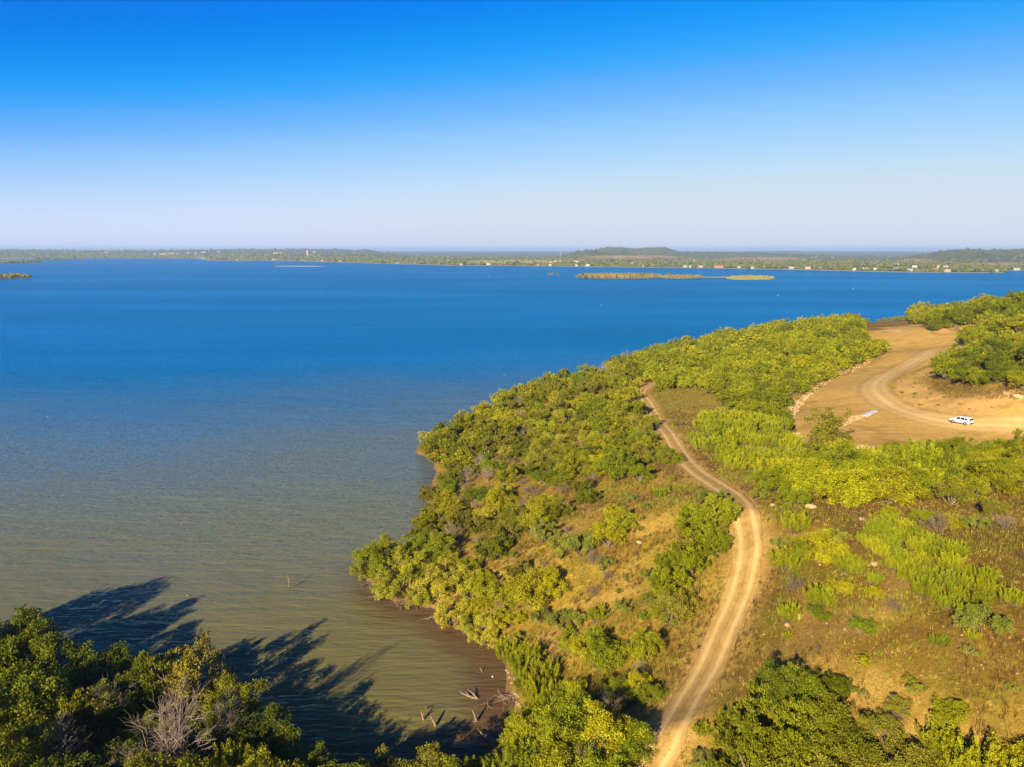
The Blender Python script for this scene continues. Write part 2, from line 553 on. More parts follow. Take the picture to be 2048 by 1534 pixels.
track_px = [(1180, 1660, 7.5), (1240, 1590, 8.5), (1300, 1534, 9.5), (1348, 1440, 11.2), (1380, 1340, 13), (1418, 1260, 14.4), (1452, 1180, 15.8), (1486, 1110, 17), (1500, 1060, 17.3), (1488, 1020, 17),
            (1466, 990, 16.3), (1425, 962, 15), (1380, 932, 13), (1350, 890, 11.3), (1322, 845, 9.7), (1296, 806, 7.8), (1282, 788, 7), (1296, 772, 6.6), (1330, 762, 6.2)]
track_pts = resample([at(*p) for p in track_px], 0.8)
spur_px = [(1500, 708, 6.5), (1535, 692, 7.6), (1560, 685, 8.3), (1585, 676, 8.8), (1605, 668, 9)]
spur_pts = resample([at(*p) for p in spur_px], 2.0)
pad_px = [(1577, 812, 12.3), (1628, 774, 13), (1685, 743, 13.6), (1735, 724, 14.2), (1773, 703, 15), (1761, 689, 15.4), (1716, 669, 15.8), (1716, 657, 16), (1748, 650, 16.4), (1800, 647, 16.8), (1845, 648, 17.1),
          (1848, 662, 17), (1876, 676, 17), (1940, 672, 18.6), (1915, 697, 16.6), (1876, 729, 15.8), (1798, 757, 15), (1774, 780, 14.5), (1790, 808, 14.4), (1843, 823, 14.5),
          (1906, 835, 14.7), (2048, 842, 15.5), (2200, 842, 16.5), (2200, 890, 16.0), (2048, 888, 15), (1900, 896, 14.2), (1767, 900, 13.8), (1700, 900, 13.4), (1640, 902, 12.8), (1590, 888, 12.4), (1583, 850, 12.4)]
pad_poly = [tuple(p) for p in resample([at(*p) for p in pad_px] + [at(*pad_px[0])], 2.5)[:-1]]
pad_poly = [(x + 1.6 * (fbm(np.array(x * .22), np.array(y * .22), 3, 5) - .5), y + 5.0 * (fbm(np.array(x * .2), np.array(y * .2), 3, 9) - .5)) for x, y in pad_poly]
pad_poly = [(float(a), float(b)) for a, b in pad_poly]
road_px = [(2260, 872, 16.2), (2100, 862, 15.5), (2000, 856, 14.9), (1920, 848, 14.5), (1840, 831, 14.3), (1778, 808, 14.2), (1748, 782, 14.3), (1762, 757, 14.7), (1812, 732, 15.2), (1862, 709, 15.9),
           (1884, 694, 16.4), (1862, 681, 16.6), (1812, 670, 16.6), (1778, 660, 16.6)]
road_pts = resample([at(*p) for p in road_px], 1.5)

# grid, denser close to the camera
gx = np.concatenate([np.arange(-200, -60, 4.0), np.arange(-60, 110, 1.0), np.arange(110, 220, 2.0), np.arange(220, 800, 8.0)])
gy = np.concatenate([np.arange(-60, 20, 5.0), np.arange(20, 190, 1.0), np.arange(190, 330, 2.0), np.arange(330, 640, 5.0)])
GX, GY = np.meshgrid(gx, gy)
fx, fy = GX.ravel(), GY.ravel()
sdist = dist_line(fx, fy, shore) * np.where(in_poly(fx, fy, land_poly), 1, -1)
H = base_h(fx, fy)
near_track = dist_line(fx, fy, track_pts[::3])
in_pad = in_poly(fx, fy, pad_poly)
pad_edge = dist_line(fx, fy, pad_poly, True)
pad_s = np.where(in_pad, pad_edge, -pad_edge)
rough = 1.5 * (fbm(fx * .07, fy * .07, 4, 3) - .5) + 0.45 * (fbm(fx * .35, fy * .35, 3, 11) - .5)
flat = smooth01(np.minimum((near_track - 2.0) / 6.0, (-pad_s) / 5.0))
H = H + rough * flat
# eroded cut bank beside the graded road
cut = np.exp(-((pad_s + 4.0) / 4.0) ** 2) * smooth01((fx - 62) / 12) * smooth01((fy - 120) / 10)
H = H + cut * (1.2 * np.abs(fbm(fx * .3, fy * .3, 3, 21) - .5))
H = np.where(sdist > 0, np.minimum(np.maximum(H, 0.35), 0.45 + sdist * 0.55) * smooth01(sdist / 2.5 + 0.3), -0.10 - np.minimum(-sdist * 0.12, 3.0))
Hs = H.copy()                                   # the surface that roads and plants sit on
H = H - 0.14 * smooth01((1.55 - near_track) / 0.9) - 0.14 * smooth01((pad_s - 0.3) / 1.2)
Hg, Hsg = H.reshape(GX.shape), Hs.reshape(GX.shape)


def height(x, y, g=None):
    g = Hsg if g is None else g
    x, y = np.asarray(x, float), np.asarray(y, float)
    i = np.clip(np.searchsorted(gx, x) - 1, 0, len(gx) - 2)
    j = np.clip(np.searchsorted(gy, y) - 1, 0, len(gy) - 2)
    tx = np.clip((x - gx[i]) / (gx[i + 1] - gx[i]), 0, 1)
    ty = np.clip((y - gy[j]) / (gy[j + 1] - gy[j]), 0, 1)
    return (g[j, i] * (1 - tx) + g[j, i + 1] * tx) * (1 - ty) + (g[j + 1, i] * (1 - tx) + g[j + 1, i + 1] * tx) * ty


def ground_at(px, py):
    """where the line of sight through a pixel meets the near terrain"""
    dx, dy, dz = ray(px, py)
    t = np.concatenate([np.arange(25, 200, 0.25), np.arange(200, 700, 1.0)])
    z = CAM_H + dz * t
    hit = np.nonzero(z <= np.maximum(height(dx * t, dy * t), 0.0))[0]
    k = hit[0] if len(hit) else len(t) - 1
    return dx * t[k], dy * t[k], float(max(height(dx * t[k], dy * t[k]), 0))


gpx, gpy, _ = project(fx, fy, H)
weedy_px = [(1370, 880), (1420, 830), (1560, 850), (1590, 890), (1640, 905), (1720, 905), (1760, 930), (1700, 990), (1560, 990), (1470, 960), (1410, 910)]
weedy = smooth01(1.0 - np.where(in_poly(gpx, gpy, weedy_px), -1, 1) * np.minimum(dist_line(gpx, gpy, weedy_px, True), 60) / 40.0 - 0.5)
gold_px = [(1292, 792), (1330, 782), (1400, 780), (1440, 800), (1430, 850), (1390, 880), (1345, 850)]
weedy = np.maximum(weedy, .62 * smooth01(.7 + np.where(in_poly(gpx, gpy, gold_px), 1, -1) * dist_line(gpx, gpy, gold_px, True) / 20))
soil = np.maximum(cut * 1.25, 0.35 * smooth01((fbm(fx * .11, fy * .11, 4, 31) - .60) / .1))
bank_px = [(1795, 757), (1850, 770), (1900, 795), (2048, 800), (2060, 850), (1900, 840), (1790, 815)]
soil = np.maximum(soil, smooth01(0.5 + np.where(in_poly(gpx, gpy, bank_px), 1, -1) * dist_line(gpx, gpy, bank_px, True) / 14))
soil = np.maximum(soil, 0.8 * smooth01((3.6 - near_track) / 2.2))
shore_a = smooth01(1 - sdist / 1.6)
nx, ny = len(gx), len(gy)
idx = np.arange(nx * ny).reshape(ny, nx)
quads = np.stack([idx[:-1, :-1], idx[:-1, 1:], idx[1:, 1:], idx[1:, :-1]], -1).reshape(-1, 4)
keep = (sdist[quads] > -28).any(1)
used = np.unique(quads[keep])
remap = np.full(nx * ny, -1)
remap[used] = np.arange(len(used))
V = np.stack([fx, fy, H], 1)[used]
me = mesh('hillside_ground', V, remap[quads[keep]], M['ground'], True, {'weedy': weedy[used], 'soil': soil[used], 'shore': shore_a[used]})
tag(link('hillside_ground', me), kind='structure')


# ------------------------------------------------------------------ tracks, graded pad, road (sheets on the terrain)
def strip(name, pts, half, mat, lift, ncross=13, ruts=True, edge_noise=0.35):
    pts = np.array(pts)
    d = np.gradient(pts, axis=0)
    d /= np.linalg.norm(d, axis=1)[:, None] + 1e-9
    nrm = np.stack([d[:, 1], -d[:, 0]], 1)
    s = np.linspace(-1, 1, ncross)
    L = np.arange(len(pts))
    wl = half * (1 + edge_noise * (fbm(L * .23, L * 0 + 3, 3, 1) - .5))
    wr = half * (1 + edge_noise * (fbm(L * .23, L * 0 + 9, 3, 2) - .5))
    off = np.where(s[None] < 0, s[None] * wl[:, None], s[None] * wr[:, None])
    x = pts[:, 0, None] + nrm[:, 0, None] * off
    y = pts[:, 1, None] + nrm[:, 1, None] * off
    hc = height(pts[:, 0], pts[:, 1])
    h = height(x, y)
    z = h + lift
    wear = np.zeros_like(z)
    verge = np.zeros_like(z)
    if ruts:
        rut = np.exp(-((np.abs(off) - 0.85) / 0.28) ** 2)
        z -= 0.07 * rut
        wear = rut * (0.75 + 0.4 * fbm(x * .5, y * .5, 3, 4))
        verge = np.exp(-(off / 0.30) ** 2) * 0.60 + smooth01((np.abs(s)[None] - 0.66) / 0.34)
    else:
        wear = (1 - smooth01((np.abs(s)[None] - 0.25) / 0.65)) * (0.55 + 0.75 * fbm(x * .25, y * .12, 4, 6)) * (0.72 + 0.28 * np.cos(off * 3.2))
    z = np.where(np.abs(s)[None] > 0.99, h - 0.06, z)
    n = ncross
    ii = np.arange(len(pts) * n).reshape(len(pts), n)
    q = np.stack([ii[:-1, :-1], ii[:-1, 1:], ii[1:, 1:], ii[1:, :-1]], -1).reshape(-1, 4)
    # faces must look up
    me = mesh(name, np.stack([x, y, z], -1).reshape(-1, 3), q[:, ::-1], mat, True, {'wear': wear.ravel(), 'verge': verge.ravel()})
    return tag(link(name, me), kind='structure')


strip('dirt_track', track_pts, 1.85, M['track'], 0.035, 15, True, 0.7)
strip('dirt_spur_track', spur_pts, 1.9, M['track'], 0.08)

gi = [(float(x), float(y)) for x in np.arange(20, 140, 1.6) for y in np.arange(100, 360, 1.6 if False else 2.2)]
gi = np.array(gi) + rng.uniform(-.3, .3, (len(gi), 2))
gi = gi[in_poly(gi[:, 0], gi[:, 1], pad_poly) & (dist_line(gi[:, 0], gi[:, 1], pad_poly, True) > 0.9)]
nb_ = len(pad_poly)
res = mgeo.delaunay_2d_cdt([Vector(p) for p in pad_poly] + [Vector(p) for p in gi], [], [list(range(nb_))], 1, 1e-4)
pv = np.array([tuple(v) for v in res[0]])
pf = np.array([tuple(f) for f in res[2] if len(f) == 3])
pe = dist_line(pv[:, 0], pv[:, 1], pad_poly, True)
pz = height(pv[:, 0], pv[:, 1]) + np.where(pe < 0.05, -0.08, 0.03)
tri = np.stack([pv[pf[:, 1]] - pv[pf[:, 0]], pv[pf[:, 2]] - pv[pf[:, 0]]], 1)
flip = (tri[:, 0, 0] * tri[:, 1, 1] - tri[:, 0, 1] * tri[:, 1, 0]) < 0
pf[flip] = pf[flip][:, ::-1]
me = mesh('graded_dirt_clearing', np.column_stack([pv, pz]), pf, M['pad'], True, {'wear': pe * 0, 'verge': smooth01(1 - pe / 2.0) * 0.35})
tag(link('graded_dirt_clearing', me), kind='structure')
strip('dirt_road', road_pts, 4.4, M['road'], 0.09, 9, False, 0.25)

# ------------------------------------------------------------------ lake
wx = np.concatenate([[-30000, -12000, -6000, -3000, -1500, -800, -450], np.arange(-300, -90, 15.0), np.arange(-90, 70, 1.5), np.arange(70, 330, 10.0), [360, 500, 900, 1800, 4000, 9000, 30000]])
wy = np.concatenate([[-2000, -500, -100, 0], np.arange(20, 170, 1.5), np.arange(170, 400, 8.0), [420, 480, 560, 700, 900, 1300, 2000, 3000, 5000, 8000, 14000, 24500]])
WX, WY = np.meshgrid(wx, wy)
wxf, wyf = WX.ravel(), WY.ravel()
wd = dist_line(wxf, wyf, shore)
cove = at(1030, 1430)
shal = smooth01(1 - wd / 9.0) * smooth01(1.25 - np.hypot(wxf - cove[0], wyf - cove[1]) / 45) + 0.45 * smooth01(1 - wd / 6.0)
idx = np.arange(len(wxf)).reshape(WX.shape)
q = np.stack([idx[:-1, :-1], idx[:-1, 1:], idx[1:, 1:], idx[1:, :-1]], -1).reshape(-1, 4)
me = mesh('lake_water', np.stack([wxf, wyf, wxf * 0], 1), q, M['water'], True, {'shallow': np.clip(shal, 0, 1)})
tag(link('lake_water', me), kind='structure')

# ------------------------------------------------------------------ plant prototypes
def unit(v):
    return v / (np.linalg.norm(v, axis=-1, keepdims=True) + 1e-9)


def leaf_quads(pos, direc, nrm, ln, wd, tint):
    """diamond-like leaves: pos base, direc along, nrm facing"""
    side = unit(np.cross(direc, nrm))
    ln, wd = ln[:, None], wd[:, None]
    p0 = pos
    p1 = pos + direc * ln * 0.5 + side * wd * 0.5
    p2 = pos + direc * ln
    p3 = pos + direc * ln * 0.5 - side * wd * 0.5
    v = np.stack([p0, p1, p2, p3], 1).reshape(-1, 3)
    f = np.arange(len(v)).reshape(-1, 4)
    return v, f, np.repeat(tint, 4)


def clump_crown(r, n, centers, radii, leaf, kind):
    # lobes carry sprays on their surface; leaves sit round the sprays
    lob = np.repeat(np.arange(len(centers)), 9)
    sdir = unit(r.normal(size=(len(lob), 3)) + np.array([0, 0, 0.35]))
    sc_c = centers[lob] + sdir * (radii[lob] * r.uniform(0.55, 1.05, len(lob)))[:, None] * np.array([1, 1, 0.9])
    sc_r = radii[lob] * r.uniform(0.26, 0.52, len(lob))
    ctr = centers.mean(0)
    centers, radii = sc_c, sc_r
    k = r.choice(len(centers), n, p=radii ** 2 / (radii ** 2).sum())
    d = unit(r.normal(size=(n, 3)) + np.array([0, 0, 0.25]))
    u = r.uniform(0, 1, n) ** 0.5
    pos = centers[k] + d * (radii[k] * u)[:, None]
    out = unit(pos - ctr * np.array([1, 1, 0.5]))
    tone = r.uniform(0, 1, len(centers))[k] * 0.45 + r.uniform(0, 1, n) * 0.55
    if kind == 'needle':
        direc = unit(out * 0.55 + np.array([0, 0, 0.9]) + r.normal(size=(n, 3)) * 0.35)
        nrm = unit(out + r.normal(size=(n, 3)) * 0.5)
        ln, wd = leaf * r.uniform(1.2, 2.3, n), leaf * r.uniform(0.45, 0.8, n)
    else:
        direc = unit(d * 0.8 + r.normal(size=(n, 3)) * 0.6)
        nrm = unit(out * 0.7 + np.array([0, 0, 0.5]) + r.normal(size=(n, 3)) * 0.7)
        ln, wd = leaf * r.uniform(0.9, 1.6, n), leaf * r.uniform(0.6, 1.05, n)
    pos = pos.copy()
    pos[:, 2] = np.maximum(pos[:, 2], 0.03)
    return leaf_quads(pos, direc, nrm, ln, wd, tone)


def stems(r, targets, radius, mb, base_spread=0.15, n=4):
    for t in targets:
        b = np.array([r.normal() * base_spread, r.normal() * base_spread, -0.25])
        mid = b * 0.5 + t * 0.5 + np.array([r.normal() * 0.12, r.normal() * 0.12, -0.1]) * np.linalg.norm(t) * 0.5
        q = [b, b * 0.75 + mid * 0.25 + [0, 0, 0.1], mid, t]
        mb.tube(q, [radius, radius * 0.85, radius * 0.6, radius * 0.15], n)


def branchy(r, mb, p, d, ln, rad, depth, spread, nsplit=(2, 4), gn=3, up=0.25):
    p1 = p + d * ln * 0.5 + r.normal(size=3) * ln * 0.05
    p2 = p + d * ln + r.normal(size=3) * ln * 0.07
    mb.tube([p, p1, p2], [rad, rad * 0.8, rad * 0.55], gn, False)
    if depth == 0:
        return
    for _ in range(r.integers(*nsplit) + (1 if depth > 1 else 0)):
        t = r.uniform(0.35, 1.0)
        q = p + (p2 - p) * t
        nd = unit(d + r.normal(size=3) * spread + np.array([0, 0, up]))
        branchy(r, mb, q, nd, ln * r.uniform(0.5, 0.8), rad * 0.55, depth - 1, spread, nsplit, gn, up)


def proto(kind, seed, lod=0):
    """returns (trunk mesh, crown mesh) for a plant about 2 m in crown diameter (radius 1), height = natural ratio"""
    r = np.random.default_rng(seed)
    fac = (1.0, 0.38, 0.068)[lod]
    lsz = (1.0, 1.55, 3.1)[lod]
    tm = MB()
    if kind == 'leafy':
        K = r.integers(18, 26)
        a = r.uniform(0, 2 * math.pi, K)
        rr = np.sqrt(r.uniform(0.02, 1, K)) * 0.80
        zz = 0.10 + (1.10 - 0.75 * rr ** 2) * r.uniform(0.15, 1.0, K) ** 0.8 * r.uniform(0.8, 1.15)
        c = np.stack([rr * np.cos(a), rr * np.sin(a), zz], 1)
        rad = r.uniform(0.20, 0.38, K)
        v, f, t = clump_crown(r, int(13000 * fac), c, rad, 0.040 * lsz, 'leaf')
        stems(r, c[:9], 0.05, tm)
        mats = ('bark', 'leaf')
    elif kind == 'juniper':
        K = r.integers(22, 32)
        a = r.uniform(0, 2 * math.pi, K)
        rr = np.sqrt(r.uniform(0.0, 1, K)) * 0.78
        top = r.uniform(1.1, 1.7)
        zz = 0.06 + (top * (1 - 0.75 * rr)) * r.uniform(0.08, 1.0, K)
        c = np.stack([rr * np.cos(a), rr * np.sin(a), zz], 1)
        rad = r.uniform(0.17, 0.32, K)
        v, f, t = clump_crown(r, int(14000 * fac), c, rad, 0.040 * lsz, 'needle')
        stems(r, c[:7], 0.07, tm, 0.08)
        mats = ('bark', 'needle')
    elif kind == 'broom':
        S = r.integers(58, 80)
        P, D, T, O = [], [], [], []
        per = int(14000 * fac / S)
        for i in range(S):
            a, lean = r.uniform(0, 2 * math.pi), r.uniform(0.03, 0.36)
            b = np.array([math.cos(a), math.sin(a), 0]) * r.uniform(0, 0.62)
            d = unit(np.array([math.cos(a) * lean, math.sin(a) * lean, 1.0]))
            hh = r.uniform(0.75, 1.45)
            s = r.uniform(0.22, 1.0, per) ** 0.8
            wid = 0.085 * (1.12 - s) + 0.012
            off = r.normal(size=(per, 3)) * wid[:, None] * np.array([1, 1, 0.7])
            P.append(b + d * (s * hh)[:, None] + off)
            D.append(unit(np.repeat(d[None], per, 0) * 1.2 + off * 4 + r.normal(size=(per, 3)) * 0.25))
            O.append(unit(off + 1e-3 + r.normal(size=(per, 3)) * 0.03))
            T.append(np.full(per, r.uniform(0, 0.5)) + r.uniform(0, 0.5, per))
            tm.tube([b * 0.5 + [0, 0, -0.2], b + d * hh * 0.45, b + d * hh * 0.85], [0.014, 0.009, 0.003], 3)
        P, D, T, O = np.concatenate(P), np.concatenate(D), np.concatenate(T), np.concatenate(O)
        v, f, t = leaf_quads(P, D, O, 0.075 * lsz * r.uniform(0.7, 1.3, len(P)), 0.025 * lsz * r.uniform(0.7, 1.3, len(P)), T)
        mats = ('bark', 'leaf')
    elif kind == 'willow':
        K = r.integers(20, 28)
        a = r.uniform(0, 2 * math.pi, K)
        rr = np.sqrt(r.uniform(0.05, 1, K)) * 0.85
        zz = 0.12 + (1.15 - 0.7 * rr) * r.uniform(0.15, 1.0, K)
        c = np.stack([rr * np.cos(a), rr * np.sin(a), zz], 1)
        rad = r.uniform(0.14, 0.30, K)
        v, f, t = clump_crown(r, int(11000 * fac), c, rad, 0.037 * lsz, 'leaf')
        for q in c[:12]:
            branchy(r, tm, np.array([r.normal() * .1, r.normal() * .1, -0.2]), unit(q), np.linalg.norm(q) * 0.8, 0.03, 2, 0.5, (1, 3))
        mats = ('twig', 'leaf')
    elif kind == 'poplar':
        tops = [np.array([r.normal() * 0.35, r.normal() * 0.35, r.uniform(1.9, 2.8)]) for _ in range(6)]
        c, rad = [], []
        for tp in tops:
            for s in np.linspace(0.3, 1.0, 8):
                c.append(tp * np.array([s, s, s]) * np.array([1.3, 1.3, 1]) + r.normal(size=3) * 0.16)
                rad.append(0.42 * (1.2 - s * 0.75))
        c, rad = np.array(c), np.array(rad)
        v, f, t = clump_crown(r, int(13000 * fac), c, rad, 0.058 * lsz, 'leaf')
        stems(r, np.array(tops), 0.04, tm, 0.12, 5)
        mats = ('twig', 'leaf')
    elif kind == 'sage':
        K = r.integers(12, 18)
        a = r.uniform(0, 2 * math.pi, K)
        rr = np.sqrt(r.uniform(0.0, 1, K)) * 0.8
        c = np.stack([rr * np.cos(a), rr * np.sin(a), 0.15 + (0.75 - 0.4 * rr) * r.uniform(0.4, 1, K)], 1)
        rad = r.uniform(0.14, 0.27, K)
        v, f, t = clump_crown(r, int(9000 * fac), c, rad * 1.1, 0.036 * lsz, 'leaf')
        stems(r, c[:6], 0.02, tm)
        mats = ('twig', 'leaf')
    else:   # bare: twigs only; deadtree: bigger limbs
        big = kind == 'deadtree'
        cm = MB()
        for i in range(3 if big else 9):
            a = r.uniform(0, 2 * math.pi)
            l = r.uniform(0.1, 0.45) if big else r.uniform(0.15, 0.8)
            d = unit(np.array([math.cos(a) * l, math.sin(a) * l, 1.0]))
            st = np.array([math.cos(a) * 0.06, math.sin(a) * 0.06, -0.2])
            ln = 0.95 if big else 0.62
            tm.tube([st, st + d * ln * 0.5, st + d * ln], [0.045 if big else 0.018, 0.034 if big else 0.013, 0.02 if big else 0.009], 4)
            for _ in range(6 if big else 4):
                q = st + d * ln * r.uniform(0.35, 1.0)
                nd = unit(d + r.normal(size=3) * 0.6 + np.array([0, 0, 0.1]))
                branchy(r, cm, q, nd, ln * r.uniform(0.45, 0.75), 0.0125 if big else 0.008, 3 - (lod > 0), 0.5, (2, 4), 3, 0.15)
        m_ = 'deadwood' if big else 'twig'
        return tm.mesh(kind + '_trunk', M[m_]), cm.mesh(kind + '_branches', M[m_])
    crown = mesh(kind + '_crown', v, f, M[mats[1]], False, {'tint': t})
    return tm.mesh(kind + '_trunk', M[mats[0]]), crown


KINDS = {'leafy': 6, 'juniper': 6, 'broom': 4, 'willow': 4, 'poplar': 2, 'sage': 3, 'bare': 4, 'deadtree': 3}
PROTO = {}
for ki, (k, nvar) in enumerate(KINDS.items()):
    for lod in ((0, 1, 2) if k in ('leafy', 'juniper') else (0, 1)):
        PROTO[k, lod] = [proto(k, 1000 * ki + 17 * i + lod, lod) for i in range(nvar)]

NAMES = {'leafy': 'leafy_shrub', 'juniper': 'juniper_tree', 'broom': 'broom_shrub', 'willow': 'willow_shrub', 'poplar': 'poplar_tree',
         'sage': 'sage_bush', 'bare': 'bare_shrub', 'deadtree': 'dead_tree'}
CATS = {'leafy': 'shrub', 'juniper': 'juniper', 'broom': 'broom shrub', 'willow': 'willow', 'poplar': 'tree', 'sage': 'sage bush', 'bare': 'bare shrub', 'deadtree': 'dead tree'}
# leaf colours (linear)
TINTS = {'leafy': [(.20, .19, .012), (.155, .165, .012), (.245, .215, .013), (.125, .145, .012), (.17, .15, .035)],
         'juniper': [(.115, .115, .010), (.090, .098, .010), (.14, .13, .010), (.16, .145, .014), (.13, .115, .03)],
         'broom': [(.195, .20, .014), (.225, .215, .014), (.165, .18, .015)],
         'willow': [(.26, .23, .045), (.225, .215, .030), (.29, .245, .055)],
         'poplar': [(.15, .13, .028)],
         'sage': [(.165, .17, .075), (.18, .175, .05), (.14, .15, .05)],
         'bare': [(1, 1, 1)], 'deadtree': [(1, 1, 1)]}
plants = []       # (kind, x, y, z, radius, height scale, tint, px, py, source)


def add_plant(kind, x, y, rad, hs=1.0, tint=None, src=''):
    z = float(height(x, y))
    if z < 0: z = 0.0
    px, py, dep = project(x, y, z)
    tl = TINTS[kind]
    t = np.array(tint if tint is not None else tl[rng.integers(len(tl))]) * np.array([1.40, 1.46, 0.55]) * rng.uniform(0.88, 1.12)
    plants.append(dict(kind=kind, x=float(x), y=float(y), z=z, r=float(rad), h=float(hs), t=t, px=float(px), py=float(py), dep=float(dep), src=src))


